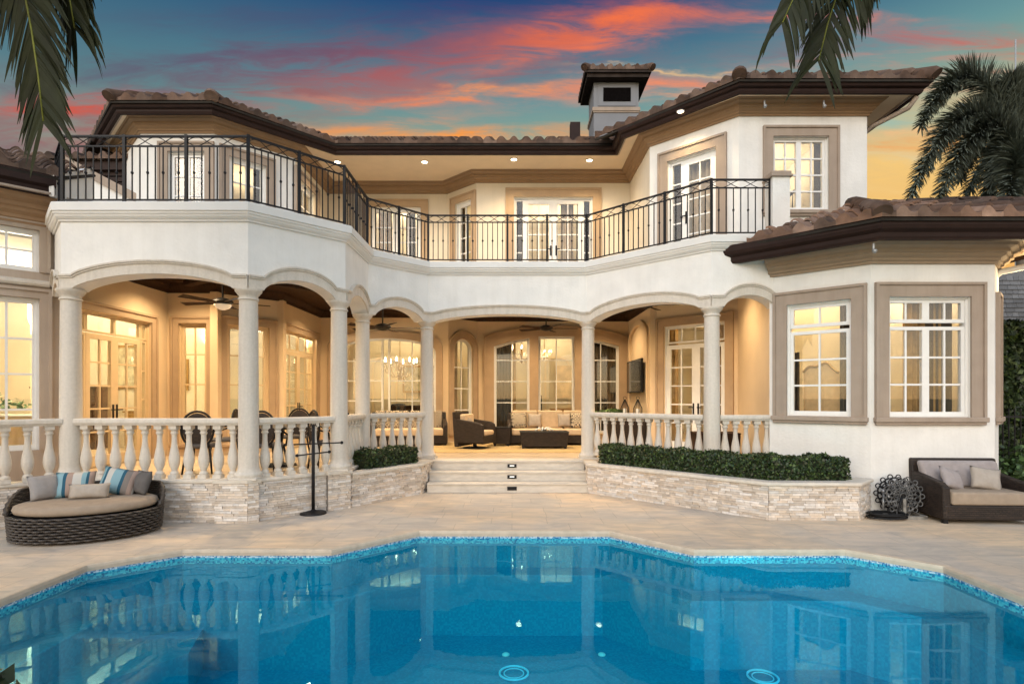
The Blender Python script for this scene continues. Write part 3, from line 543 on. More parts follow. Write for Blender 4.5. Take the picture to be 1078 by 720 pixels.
# --- balcony: arched beam, moulding, cornice, floor
ARCH = [(0, None), (1, .20), (2, .21), (3, .20), (4, .21), (5, .15), (6, .21), (7, .20)]
SP = 3.39
beam = MB(); band = MB(); bead = MB()
for i in range(8):
    w = W(Wp[i], Wp[i + 1]); rise = {0: .15, 1: .21, 2: .22, 3: .22, 4: .22, 5: .15, 6: .21, 7: .20}[i]
    m0 = {0: .05, 1: .17, 2: .20, 3: .17, 4: .05, 5: .05, 6: .05, 7: .20}[i]; m1 = {0: .17, 1: .20, 2: .17, 3: .05, 4: .05, 5: .05, 6: .20, 7: .03}[i]
    if i in (4,): m0, m1 = .12, .14
    if i == 5: m0 = m1 = .13
    if i == 6: m0 = .12
    s0, s1 = m0 + .02, w.L - m1 - .02; K = 20
    cv = [(s0 + (s1 - s0) * (1 - math.cos(PI * k / K)) / 2, SP + arch_z(-math.cos(PI * k / K), rise, .72)) for k in range(K + 1)]
    e0 = 0.0; e1 = 0.0
    beam.poly([(e0, SP), ] + cv + [(w.L - e1, SP), (w.L - e1, 4.40), (e0, 4.40)], [], w.T, -.29, 0)
    low = [(0, SP)] + cv + [(w.L, SP)]
    def strip(mbx, z_a, z_b, d):
        x0, x1 = -.0, w.L
        for (sa, za), (sb_, zb) in zip(low[:-1], low[1:]):
            if sb_ - sa < 1e-6: continue
            mbx.hexa([w.T(sa, .0, za + z_a), w.T(sb_, .0, zb + z_a), w.T(sb_, d, zb + z_a), w.T(sa, d, za + z_a)], [w.T(sa, .0, za + z_b), w.T(sb_, .0, zb + z_b), w.T(sb_, d, zb + z_b), w.T(sa, d, za + z_b)])
    strip(band, .003, .15, .03); strip(band, .15, .175, .05); strip(band, .175, .20, .068)
vp(beam, 'arched_wall', M['stucco']); vp(band, 'arch_moulding', M['cast'])
cn = MB(); cn.sweep([(0, 4.36), (.025, 4.36), (.03, 4.385), (.045, 4.39), (.075, 4.42), (.085, 4.45), (.10, 4.455), (.10, 4.485), (.12, 4.49), (.12, 4.605), (.105, 4.617), (-.30, 4.617), (-.30, 4.36)], Wp); vp(cn, 'balcony_cornice', M['white'] if 0 else mat('painted_moulding', (.74, .72, .68), .75, .04, 3))
ins = offset(Wp, -.25)
fl = MB(); fl.slab(ins + [(4.62, 14.8), (-9.3, 15.6), (-9.3, 11.0)], 4.42, 4.602); vp(fl, 'balcony_slab', M['cast'])
cl = MB(); cl.slab(ins[:8] + [(4.9, 9.95), (5.2, 12.6), (3.7, 17.1), (-1.0, 17.1), (-5.7, 16.4), (-7.7, 12.6), (-7.7, 9.6), (-7.2, 9.0)], 4.30, 4.40); vp(cl, 'patio_ceiling', M['darkwood'])
# dark ceiling crown round patio walls
cr = MB(); cr.sweep([(0, 4.10), (.03, 4.10), (.05, 4.16), (.13, 4.24), (.15, 4.30), (0, 4.30)], LOW[2:13]); vp(cr, 'ceiling_crown', M['darkwood'])
cr = MB(); cr.sweep([(0, 4.05), (-.03, 4.10), (-.05, 4.2), (-.13, 4.24), (-.15, 4.30), (0, 4.30)], offset(Wp, -.292)); vp(cr, 'beam_crown', M['darkwood'])
bmz = MB()
for (x0, y0_, x1, y1_) in ((-7.2, 9.6, -4.2, 12.9), (-6.9, 12.0, -3.4, 9.4)):
    ww = W((x0, y0_), (x1, y1_)); bmz.box(0, ww.L, -.09, .09, 4.18, 4.299, ww.T)
vp(bmz, 'ceiling_beam', M['darkwood'])

# --- columns
def column_mb(x, y, zb):
    q = MB(); H = SP - zb
    prof = [(.185, .0), (.185, .035), (.19, .045), (.195, .065), (.185, .09), (.165, .10), (.160, .115), (.15, .135), (.143, .18)]
    for k in range(9): prof.append((.142 - .014 * (k / 8) ** 1.6, .2 + (H - .36) * k / 8))
    prof += [(.142, H - .155), (.148, H - .145), (.142, H - .13), (.130, H - .125), (.131, H - .09), (.15, H - .075), (.165, H - .05), (.180, H - .035), (.187, H - .02), (.187, H + .002)]
    q.lathe(prof, (x, y, zb), 32); q.box(x - .20, x + .20, y - .20, y + .20, zb - .001, zb + .03); return q
for i in range(1, 8):
    x, y = COL[i]; zb = .62 if i in (1, 2, 3, 4, 7) else .56
    if i in (5, 6): zb = Z0
    if i == 4: zb = .60
    vp(column_mb(x, y, zb), 'column', M['cast'], auto=50)

# --- plinth, patio floor, steps
pf = MB(); front = [(-8.3, 6.42), (-6.56, 8.24)] + [Wp[2], Wp[3], Wp[4], (-1.6, 11.38), (1.45, 11.38), Wp[7], (4.6, 9.84)]
pf.slab([(-9.4, 5.60), (-6.60, 8.30), offset(Wp, -.1)[2], offset(Wp, -.1)[3], (-2.0, 10.6), (-1.6, 11.42), (1.44, 11.42), (3.45, 9.85), (4.6, 9.85), (8, 12), (8, 21), (-13, 21), (-13, 8), (-10.3, 5.3)], .44, Z0)
patf = vp(pf, 'patio_floor', mat('patio_tile', (.52, .40, .27), .4, .12, 2.5, .1, 30))
lst = MB()
for k in range(3):
    zt = Z0 - .18 * k; y = 11.36 - .30 * k; z0 = zt - .18
    lst.box(-1.62 - .0, 1.46, y, 11.8, max(z0, .0), zt - .032); lst.box(-1.62, 1.46, y - .025, 11.8, zt - .031, zt + (.004 if k == 0 else 0))
steps = vp(lst, 'step', M['limestone']); steps['label'] = 'three pale limestone steps'; bevel(steps, .006)
for k in range(3):
    zt = Z0 - .18 * k; y = 11.36 - .30 * k; q = MB(); q.box(-.09, .09, y - .012, y + .02, zt - .135, zt - .065); o = vp(q, 'step_light', M['black'], steps)
    if k < 2:
        e = MB(); e.box(-.045, .045, y - .016, y - .010, zt - .105, zt - .09); vp(e, 'step_lamp', mat('step_lamp_glow%d' % k, (1, 1, 1), .5, emit=(1, .95, .85), estr=1.2) if k == 0 else bpy.data.materials['step_lamp_glow0'], steps)

# --- split-face stone walls
def stone_wall(w, s0, s1, z0, z1, d=0, mbx=None):
    rows = max(1, round((z1 - z0) / .036)); h = (z1 - z0) / rows
    mbx.tone = (.2, .18, .16); mbx.box(s0, s1, -.12 + d, d - .004, z0, z1, w.T)
    for r in range(rows):
        s = s0 - random.uniform(0, .12)
        while s < s1:
            L = random.uniform(.07, .24); a, b = max(s, s0), min(s + L, s1)
            if b - a > .012:
                p = d + random.uniform(.002, .024); g_ = .0018; t_ = random.uniform(.86, 1.22); c = random.choice([(.60, .53, .46), (.66, .60, .54), (.52, .45, .38), (.58, .49, .40), (.64, .60, .56)])
                mbx.tone = tuple(x * t_ for x in c); hh = z0 + r * h
                p2 = p + random.uniform(-.006, .006)
                mbx.hexa([w.T(a + g_, d - .02, hh + g_), w.T(b - g_, d - .02, hh + g_), w.T(b - g_, p2, hh + g_), w.T(a + g_, p, hh + g_)], [w.T(a + g_, d - .02, hh + h - g_), w.T(b - g_, d - .02, hh + h - g_), w.T(b - g_, p - .004, hh + h - g_), w.T(a + g_, p2, hh + h - g_)])
            s += L
def cap_mb(path, z0, z1, over=.035, back=-.34): q = MB(); q.sweep([(back, z0), (over - .01, z0), (over, z0 + .012), (over, z1 - .012), (over - .012, z1), (back, z1)], path); return q
runs = [((-8.9, 5.84), (-6.55, 8.19)), (Wp[1], Wp[2]), (Wp[2], Wp[3])]
sw = MB()
for p, q in runs:
    w = W(p, q); stone_wall(w, 0, w.L, 0, .565, 0, sw)
pier = lambda x0, y0, x1, y1: W((x0, y0), (x1, y1))
for i, (la, lb) in {1: (.30, .34), 2: (.42, .02), 3: (.24, 0)}.items():     # piers stand proud of the wall
    v = Wp[i]
    if i == 2:
        wv = W(Wp[1], Wp[2]); stone_wall(wv, wv.L - .44, wv.L + .035, 0, .575, .08, sw); wd = W(Wp[2], Wp[3]); stone_wall(wd, -.035, .12, 0, .575, .08, sw)
    if i == 3:
        wd = W(Wp[2], Wp[3]); stone_wall(wd, wd.L - .34, wd.L + .05, 0, .575, .07, sw)
        wr = W(Wp[3], Wp[4]); stone_wall(wr, -.03, .35, 0, .575, .07, sw)
    if i == 1:
        wv = W(Wp[1], Wp[2]); stone_wall(wv, 0, .30, 0, .575, .08, sw)
vp(sw, 'stone_plinth', M['stone'])
cpm = cap_mb([(-8.9, 5.84), (-6.55, 8.19), Wp[2], Wp[3], (Wp[4][0], Wp[4][1]), (Wp[5][0] - .1, Wp[5][1])], .565, .62, .03, -.26)
bevel(vp(cpm, 'plinth_cap', M['limestone']), .006)
pc = MB()
wv = W(Wp[1], Wp[2]); wd = W(Wp[2], Wp[3]); wr = W(Wp[3], Wp[4])
pc.box(wv.L - .46, wv.L + .045, -.2, .12, .577, .627, wv.T); pc.box(-.05, .14, -.15, .12, .578, .6275, wd.T)
pc.box(wd.L - .36, wd.L + .07, -.2, .11, .577, .627, wd.T)
vp(pc, 'pier_cap', M['limestone'])
# plinth below right balustrade (behind the hedge)
rp = MB(); rp.sweep([(-.24, .3), (0, .3), (0, .62), (-.24, .62)], [(1.75, 11.33), Wp[7], (4.55, 9.82)]); vp(rp, 'balustrade_base', M['cast'])

# --- planters
def planter(path, closed_in, z1, label, name='planter'):
    root = empty(name, (path[0][0], path[0][1], 0), 0, label, 'planter', 'stone faced planters beside the patio steps'); q = MB()
    for p, r_ in zip(path[:-1], path[1:]): w = W(p, r_); stone_wall(w, 0, w.L, 0, z1 - .055, 0, q)
    finish(q, 'stone_facing', M['stone'], root); bevel(finish(cap_mb(path, z1 - .055, z1, .05, -.20), 'coping', M['limestone'], root), .008)
    so = MB(); so.slab(offset(path, -.1) + closed_in, .1, z1 - .03); finish(so, 'soil', M['soil'], root); return root
PR = [(1.47, 11.25), (1.45, 10.72), (3.79, 8.34), (5.10, 8.30), (5.56, 8.76)]
planter(PR, [(5.2, 9.0), (4.4, 9.75), (3.4, 9.75), (1.7, 11.3)], .56, 'long stone faced planter with the long clipped hedge, right of the steps')
PL = [(-2.66, 9.33), (-1.72, 10.62), (-1.62, 11.30)]
planter(PL, [(-1.8, 11.45), (-2.6, 10.6), (-2.72, 9.6)], .57, 'short stone faced planter with the small clipped hedge beside the pier')

def leaf_mesh(pts, nrm, size, tones, name, m, parent=None, off=(0, 0, 0), jit=.9, aspect=1.7):
    n = len(pts); pts = np.asarray(pts, float); nrm = np.asarray(nrm, float) + rng.normal(0, jit, (n, 3)); nrm /= np.linalg.norm(nrm, axis=1)[:, None]
    a = np.cross(nrm, rng.normal(0, 1, (n, 3))); a /= np.linalg.norm(a, axis=1)[:, None]; b = np.cross(nrm, a)
    s = size * rng.uniform(.6, 1.35, n)[:, None]
    P = np.stack([pts - a * s * aspect * .5, pts + b * s * .5 + nrm * s * .12, pts + a * s * aspect * .5, pts - b * s * .5 + nrm * s * .12], 1).reshape(-1, 3) - np.array(off)
    me = bpy.data.meshes.new(name); me.vertices.add(4 * n); me.vertices.foreach_set('co', P.ravel()); me.loops.add(4 * n); me.loops.foreach_set('vertex_index', np.arange(4 * n, dtype=np.int32))
    me.polygons.add(n); me.polygons.foreach_set('loop_start', np.arange(0, 4 * n, 4, dtype=np.int32)); me.polygons.foreach_set('loop_total', np.full(n, 4, np.int32)); me.update(calc_edges=True)
    at = me.color_attributes.new('tone', 'FLOAT_COLOR', 'CORNER'); t = np.ones((4 * n, 4), np.float32); t[:, :3] = np.repeat(np.asarray(tones, np.float32)[rng.integers(0, len(tones), n)] * rng.uniform(.6, 1.3, (n, 1)), 4, axis=0); at.data.foreach_set('color', t.ravel())
    me.materials.append(m); o = bpy.data.objects.new(name, me); sc.collection.objects.link(o)
    if parent is not None: o.parent = parent
    return o
GREENS = [(.022, .046, .013), (.034, .064, .017), (.016, .033, .011), (.075, .115, .028), (.045, .05, .02)]
def hedge_run(path, th, z0, z1, dens, size, label, name='hedge', greens=GREENS, group=None):
    """hedge along path (front face), thickness th to the back"""
    P = []; Nn = []; core = MB()
    for i, (p, r_) in enumerate(zip(path[:-1], path[1:])):
        w = W(p, r_); core.box(.03, w.L - .03, -th + .05, -.06, z0, z1 - .06, w.T)
        area = w.L * (z1 - z0) * 2 + w.L * th + th * (z1 - z0) * 2; nn = int(area * dens)
        for _ in range(nn):
            k = random.random() * area; s = random.uniform(0, w.L); z = random.uniform(z0, z1); dd = -random.uniform(0, th)
            if k < w.L * (z1 - z0): dd = 0; nv = (w.n[0], w.n[1], .3)
            elif k < 2 * w.L * (z1 - z0): dd = -th; nv = (-w.n[0], -w.n[1], .3)
            elif k < area - th * (z1 - z0) * 2: z = z1; nv = (0, 0, 1)
            else:
                s = 0 if random.random() < .5 else w.L; nv = (w.u[0] * (-1 if s == 0 else 1), w.u[1] * (-1 if s == 0 else 1), .3)
            dep = abs(random.gauss(0, .030)) - .018 - (.05 * random.random() if random.random() < .04 else 0); wob = .024 * math.sin(s * 9 + z * 7) + .014 * math.sin(s * 23 + dd * 11)
            x, y, z_ = w.T(s, dd, z); P.append((x + nv[0] * (wob - dep), y + nv[1] * (wob - dep), z_ + nv[2] * (wob - dep))); Nn.append(nv)
    root = empty(name, (path[0][0], path[0][1], z0), 0, label, 'hedge', group)
    finish(core, 'branches', mat('hedge_core', (.018, .026, .010), .9, .3, 20), root)  # solid dark green box filling the hedge behind its leaves
    leaf_mesh(P, Nn, size, greens, 'foliage', M['leafg'], root, off=ORIG[root.name]); return root
hedge_run([(1.66, 10.86), (3.90, 8.64), (5.16, 8.60)], .44, .50, .88, 2600, .030, 'long low clipped green hedge bending along the wide planter', group='clipped hedges in the planters')
hedge_run([(-2.50, 9.78), (-1.80, 10.80)], .40, .50, .86, 2600, .030, 'short boxy clipped hedge between pier and entrance column', group='clipped hedges in the planters')

# --- stone balustrades
def baluster_mb(x, y, z0, z1, sc_=1):
    H = z1 - z0; q = MB(); k = sc_
    q.box(x - .058, x + .058, y - .058, y + .058, z0, z0 + .075 * H)
    pr = [(.050, .075), (.056, .095), (.050, .12), (.034, .145), (.040, .17), (.060, .25), (.068, .33), (.066, .40), (.054, .50), (.040, .60), (.033, .70), (.032, .80), (.036, .83), (.046, .845), (.046, .865), (.036, .88), (.044, .905), (.054, .925)]
    q.lathe([(r * k * 1.1, t * H) for r, t in pr], (x, y, z0), 14); q.box(x - .056, x + .056, y - .056, y + .056, z0 + .925 * H, z1); return q
BAL = finish(baluster_mb(0, 0, .62, 1.405), 'baluster', M['cast'], auto=45); bal_mesh = BAL.data; bpy.data.objects.remove(BAL)
def balustrade(p, q, n, zb=.62, m0=.2, m1=.2, label=None):
    w = W(p, q); r_ = MB()
    prof = [(-.075, 1.405), (.075, 1.405), (.085, 1.425), (.10, 1.44), (.10, 1.485), (.085, 1.505), (-.085, 1.505), (-.10, 1.485), (-.10, 1.44), (-.085, 1.425)]
    r_.sweep(prof, [w.T(m0 - .02, 0, 0)[:2], w.T(w.L - m1 + .02, 0, 0)[:2]])
    root = vp(r_, 'balustrade', M['cast'])
    for k in range(n):
        x, y, _ = w.T(m0 + (w.L - m0 - m1) * (k + .5) / n, 0, 0); o = bpy.data.objects.new('baluster', bal_mesh); sc.collection.objects.link(o); o.parent = root
        o.location = (x - ORIG[root.name][0], y - ORIG[root.name][1], 0); o.rotation_euler = (0, 0, math.atan2(w.u[1], w.u[0]))
    return root
C = COL
balustrade((-8.7, 5.95), C[1], 13, m0=0, m1=.13)
balustrade(C[1], C[2], 11, m0=.12, m1=.12)
balustrade(C[2], C[3], 6, m0=.14, m1=.14)
balustrade(C[3], C[4], 6, m0=.13, m1=.12)
balustrade(C[4], C[5], 6, m0=.13, m1=.12)
balustrade(C[6], C[7], 12, m0=.14, m1=.14)
balustrade(C[7], (4.60, 9.94), 5, m0=.14, m1=.02)

# --- balcony iron railing
RL = offset(E, -.14)
def railing(p, q, end=True):
    w = W(p, q); npan = max(1, round(w.L / .9)); T = w.T; z0 = 4.617; fr = MB()
    fr.box(0, w.L, -.014, .014, z0 + .055, z0 + .075, T); fr.box(0, w.L, -.022, .022, z0 + .975, z0 + 1.0, T); fr.box(0, w.L, -.012, .012, z0 + .835, z0 + .855, T)
    for k in range(npan):
        s0, s1 = w.L * k / npan, w.L * (k + 1) / npan
        for ph in (0, PI):
            pts = [T(s0 + (s1 - s0) * t, 0, z0 + .915 + .064 * math.sin(2 * PI * 1.5 * t + ph)) for t in np.linspace(0, 1, 25)]; fr.tube(pts, .0065, 5)
    root = vp(fr, 'railing', M['iron'])
    for k in range(npan + 1):
        s = w.L * k / npan
        if k == npan and not end: continue
        pm = MB(); pm.box(s - .02, s + .02, -.02, .02, z0, z0 + 1.012, T); vp(pm, 'railing_post', M['iron'], root)
    nb = 8
    for k in range(npan):
        for j in range(1, nb):
            s = w.L * (k + j / nb) / npan; b = MB(); b.box(s - .0075, s + .0075, -.0075, .0075, z0 + .06, z0 + .845, T)
            if j % 2: b.lathe([(.003, -.028), (.016, -.016), (.021, 0), (.016, .016), (.003, .028)], T(s, 0, z0 + .46), 8)
            vp(b, 'picket', M['iron'], root)
for i in range(8): railing(RL[i], RL[i + 1] if i < 7 else (4.50, RL[8][1]), end=(i == 7))
for bb in ((4.50, 4.80, 9.74, 10.04, 4.55, 5.62), (-7.62, -7.30, 8.98, 9.3, 4.4, 5.35)): nw = MB(); nw.box(*bb); vp(nw, 'newel', M['stucco'])
nw = MB(); nw.box(4.46, 4.84, 9.70, 10.08, 5.62, 5.66); nw.box(4.48, 4.82, 9.72, 10.06, 5.66, 5.72); bevel(vp(nw, 'newel_cap', M['tan']), .01)

# --- eaves, soffits, crowns
EV = [(-9.62, 12.92), (-8.04, 11.34), (-6.04, 11.34), (-4.13, 13.25), (2.35, 13.25), (2.35, 12.50), (4.26, 10.57), (7.85, 10.57), (7.85, 17)]
so = MB(); so.slab(offset(EV, -.10) + [(7.2, 17), (7.2, 11.3), (4.6, 11.3), (3.2, 12.6), (3.2, 14.8), (-.9, 14.8), (-1.7, 15.6), (-5.2, 15.6), (-5.2, 13.2), (-6.3, 12.05), (-7.8, 12.05), (-9.4, 13.6)], 7.615, 7.66); vp(so, 'soffit', M['soffit'])
FP = [(-.16, 7.56), (-.10, 7.56), (-.08, 7.60), (-.08, 7.645), (-.02, 7.66), (0, 7.70), (0, 7.77), (-.03, 7.785), (-.16, 7.785)]
fa = MB(); fa.sweep(FP, EV); vp(fa, 'gutter', M['fascia'])
lf = MB(); lf.sweep([(-.20, 7.585), (-.161, 7.585), (-.161, 7.614), (-.20, 7.614)], EV); vp(lf, 'fascia_trim', M['tan'])
CPF = [(0, 7.355), (.03, 7.355), (.035, 7.39), (.06, 7.40), (.065, 7.43), (.11, 7.46), (.12, 7.49), (.15, 7.50), (.155, 7.54), (.22, 7.57), (.235, 7.60), (.26, 7.602), (.26, 7.618), (0, 7.618)]
for a, b, mm in ((0, 4, 'crown'), (4, 9, 'patiotan'), (9, 12, 'crown')):
    pass
co = MB(); co.sweep(CPF, UP); vp(co, 'crown_moulding', mat('crown_tan', (.30, .19, .105), .7, .06, 5, spec=.2))
CLO = [(d * 1.25, (z - 7.355) * 1.1 + 3.90) for d, z in CPF]
co = MB(); co.sweep(CLO, LOW[13:]); vp(co, 'crown_moulding', mat('bay_crown', (.33, .245, .165), .75, .06, 5, spec=.2))
EL = [(3.66, 9.835), (5.38, 8.20), (8.02, 8.20), (8.75, 8.93), (8.75, 17)]
fl2 = MB(); fl2.sweep([(-.20, 4.14), (-.11, 4.14), (-.09, 4.18), (-.09, 4.24), (-.02, 4.28), (0, 4.33), (0, 4.43), (-.03, 4.445), (-.20, 4.445)], EL); vp(fl2, 'gutter', M['fascia'])
so2 = MB(); so2.slab(offset(EL, -.18) + [(8.1, 17), (8.1, 9.4), (7.6, 9.0), (5.7, 9.0), (4.7, 9.9)], 4.19, 4.23); vp(so2, 'soffit', M['soffit'])
EW = [(-10.6, 4.80), (-6.88, 8.52)]
fw = MB(); fw.sweep([(-.2, 4.84), (-.08, 4.84), (-.05, 4.88), (-.05, 4.96), (0, 5.0), (0, 5.14), (-.03, 5.16), (-.2, 5.16)], EW); vp(fw, 'gutter', M['fascia'])
CW = [(d * 1.5, (z - 7.355) * 1.5 + 4.46) for d, z in CPF]
co = MB(); co.sweep(CW, [LOW[0], W(LOW[0], LOW[1]).T(lw[0].at(57), 0, 0)[:2]]); vp(co, 'crown_moulding', M['crown'])
so3 = MB(); so3.slab([(-10.5, 4.95), (-6.93, 8.47), (-7.1, 9.0), (-10.9, 5.2)], 4.86, 4.89); vp(so3, 'soffit', M['tan'])

# --- clay tile roofs
TONES = [(.135, .085, .062), (.175, .112, .082), (.105, .072, .056), (.21, .14, .105), (.15, .09, .062), (.19, .13, .10)]
def tile_face(mbs, poly, eave_a, eave_b, z0, pitch, tones=TONES, pit=.31, course=.36, amp=.068):
    """poly: convex list of (x, y); plane rises inward from the eave line a->b"""
    w = W(eave_a, eave_b); bm = bmesh.new(); lay = bm.loops.layers.float_color.new('tone')
    ss = [((p[0] - eave_a[0]) * w.u[0] + (p[1] - eave_a[1]) * w.u[1], -((p[0] - eave_a[0]) * w.n[0] + (p[1] - eave_a[1]) * w.n[1])) for p in poly]
    s0 = min(s for s, _ in ss) - .1; s1 = max(s for s, _ in ss) + .1; t1 = max(t for _, t in ss) + .05; t0 = min(t for _, t in ss) + .002
    nw_ = int((s1 - s0) / pit) + 1; sub = 8
    j = 0; t = t0
    while t < t1:
        te = min(t + course, t1 + .01)
        for c in range(nw_):
            tone = random.choice(tones); k_ = random.uniform(.75, 1.25); lift = random.uniform(-.005, .006); rows = []
            for (tt, up) in ((t, .050), (te + .03, .0)):
                row = []
                for k in range(sub + 1):
                    s = s0 + (c + k / sub) * pit; ph = k / sub; hh = amp * (math.sin(PI * ph / .62) * 1.25 if ph < .62 else -.35 * math.sin(PI * (ph - .62) / .38))
                    x, y, _ = w.T(s, -tt, 0); row.append(bm.verts.new((x, y, z0 + pitch * tt + hh + up + lift)))
                rows.append(row)
            lower = [bm.verts.new((v.co.x, v.co.y, v.co.z - .034 if t > t0 + .01 else z0 + pitch * t - .03)) for v in rows[0]]
            for k in range(sub):
                for q in ((rows[0][k], rows[0][k + 1], rows[1][k + 1], rows[1][k]), (lower[k], lower[k + 1], rows[0][k + 1], rows[0][k])):
                    f = bm.faces.new(q); f.smooth = True
                    for l in f.loops: l[lay] = (tone[0] * k_, tone[1] * k_, tone[2] * k_, 1)
        t = te; j += 1
    cx = sum(p[0] for p in poly) / len(poly); cy = sum(p[1] for p in poly) / len(poly)
    for a, b in zip(poly, poly[1:] + poly[:1]):
        nx, ny = b[1] - a[1], -(b[0] - a[0])
        if nx * (cx - a[0]) + ny * (cy - a[1]) > 0: nx, ny = -nx, -ny
        bmesh.ops.bisect_plane(bm, geom=bm.verts[:] + bm.edges[:] + bm.faces[:], plane_co=(a[0], a[1], 0), plane_no=(nx, ny, 0), clear_outer=True)
    bm.verts.index_update(); base = len(mbs.v); mbs.v.extend((v.co.x, v.co.y, v.co.z) for v in bm.verts)
    for f in bm.faces: mbs.f.append(tuple(v.index + base for v in f.verts)); mbs.t.append(tuple(v_ * .72 for v_ in tuple(f.loops[0][lay])[:3]))
    bm.free()
def under(mbx, poly, ea, eb, z0, pitch):
    w = W(ea, eb); zz = lambda p: z0 - .05 + pitch * -((p[0] - ea[0]) * w.n[0] + (p[1] - ea[1]) * w.n[1])
    vs = [(p[0], p[1], zz(p)) for p in poly]; n_ = len(vs); tone = (.03, .025, .02); mbx.tone = tone
    mbx.add(vs + [(x, y, z - .04) for x, y, z in vs], [tuple(range(n_)), tuple(reversed(range(n_, 2 * n_)))] + [(k, (k + 1) % n_, (k + 1) % n_ + n_, k + n_) for k in range(n_)]); mbx.tone = None
def ridge_caps(mbx, a, b, r=.12, L=.38):
    a = Vector(a); b = Vector(b); n_ = max(1, int((b - a).length / L)); d_ = (b - a) / n_
    for k in range(n_):
        k_ = random.uniform(.6, .85); mbx.tone = tuple(x * k_ for x in random.choice(TONES)); p = a + d_ * k - d_ * .08; q = a + d_ * (k + 1.0)
        mbx.tube([p - Vector((0, 0, .02)), p.lerp(q, .05), q], [r * 1.12, r * 1.14, r * .9], 12)
    mbx.tone = None
def roof(name, ev, z0, pitch, depth, faces=None, caps=(), hipcaps=True):
    inn = offset(ev, -depth); q = MB(); hip = MB()
    for i in range(len(ev) - 1):
        poly = [ev[i], ev[i + 1], inn[i + 1], inn[i]]; tile_face(q, poly, ev[i], ev[i + 1], z0, pitch); under(q, poly, ev[i], ev[i + 1], z0, pitch)
    o = vp(q, name, M['tile'], auto=60)
    if hipcaps:
        for i in range(1, len(ev) - 1): ridge_caps(hip, (ev[i][0], ev[i][1], z0 + .05), (inn[i][0], inn[i][1], z0 + pitch * depth + .05))
    for a, b in caps: ridge_caps(hip, a, b)
    if hip.v: vp(hip, 'hip_cap', M['tile'], o, auto=60)
    return o
EVo = offset(EV, .03)
roof('roof', [(-10.7, 14.03), EVo[1], EVo[2], (-3.3, 14.08)], 7.80, .46, 2.2)
roof('roof', [(-4.6, 13.22), (3.4, 13.22)], 7.80, .46, 2.4)
roof('roof', [(1.9, 12.97), EVo[6], (EVo[7][0], EVo[7][1]), (EVo[7][0], 17)], 7.80, .46, 2.6)
core = MB(); core.slab([(-5, 15.5), (3, 15.5), (4.5, 13.5), (5.2, 13.2), (5.2, 19), (-8, 19), (-7.3, 14)], 7.7, 8.6); vp(core, 'attic', M['fascia'])
# bay roof
q = MB(); ea, eb = (3.53, 9.98), (5.36, 8.17)
pA1 = [(3.70, 9.815), eb, (4.78 + .001, 9.81)]; zE = 4.46
pa = [(3.68, 9.832), eb, (6.19, 10.3), (4.80, 9.83)]
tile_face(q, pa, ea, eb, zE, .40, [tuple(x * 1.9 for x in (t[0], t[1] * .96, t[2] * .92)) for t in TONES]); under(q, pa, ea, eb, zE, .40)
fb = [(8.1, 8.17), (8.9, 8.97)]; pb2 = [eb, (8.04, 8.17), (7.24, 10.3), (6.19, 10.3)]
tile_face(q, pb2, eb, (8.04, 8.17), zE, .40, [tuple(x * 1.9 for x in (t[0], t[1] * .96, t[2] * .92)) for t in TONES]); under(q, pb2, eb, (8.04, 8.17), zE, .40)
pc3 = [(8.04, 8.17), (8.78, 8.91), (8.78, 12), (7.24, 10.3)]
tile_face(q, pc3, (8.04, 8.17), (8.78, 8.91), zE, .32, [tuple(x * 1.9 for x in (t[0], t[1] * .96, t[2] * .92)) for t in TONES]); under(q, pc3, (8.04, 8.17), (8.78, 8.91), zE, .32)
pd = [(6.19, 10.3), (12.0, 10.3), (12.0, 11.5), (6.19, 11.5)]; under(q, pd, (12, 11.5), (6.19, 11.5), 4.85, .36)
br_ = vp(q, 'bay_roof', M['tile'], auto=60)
hc_ = MB(); ridge_caps(hc_, (5.38, 8.2, 4.52), (6.19, 10.3, 5.35)); ridge_caps(hc_, (6.19, 10.3, 5.33), (12, 10.3, 5.25), .09); ridge_caps(hc_, (8.04, 8.2, 4.5), (7.24, 10.3, 5.33)); vp(hc_, 'hip_cap', M['tile'], br_, auto=60)
pd = [(8.78, 8.9), (12.5, 8.9), (12.5, 10.3), (7.6, 10.3)]; q = MB(); tile_face(q, pd, (8.78, 8.9), (12.5, 8.9), 4.75, .45); vp(q, 'bay_roof', M['tile'], auto=60)
# wing roof
q = MB(); ea, eb = (-10.62, 4.78), (-6.86, 8.54)
pw = [ea, eb, (-7.6, 10.3), (-12.1, 6.3)]; tile_face(q, pw, ea, eb, 5.18, .42); under(q, pw, ea, eb, 5.18, .42); wr_ = vp(q, 'wing_roof', M['tile'], auto=60)
wf = MB(); wf.poly([(0, 4.84), (.0, 5.16), (1.9, 5.98), (1.9, 4.84)], [], W((-6.90, 8.50), (-7.62, 10.25)).T, -.06, 0); vp(wf, 'wing_gable', M['stucco'])
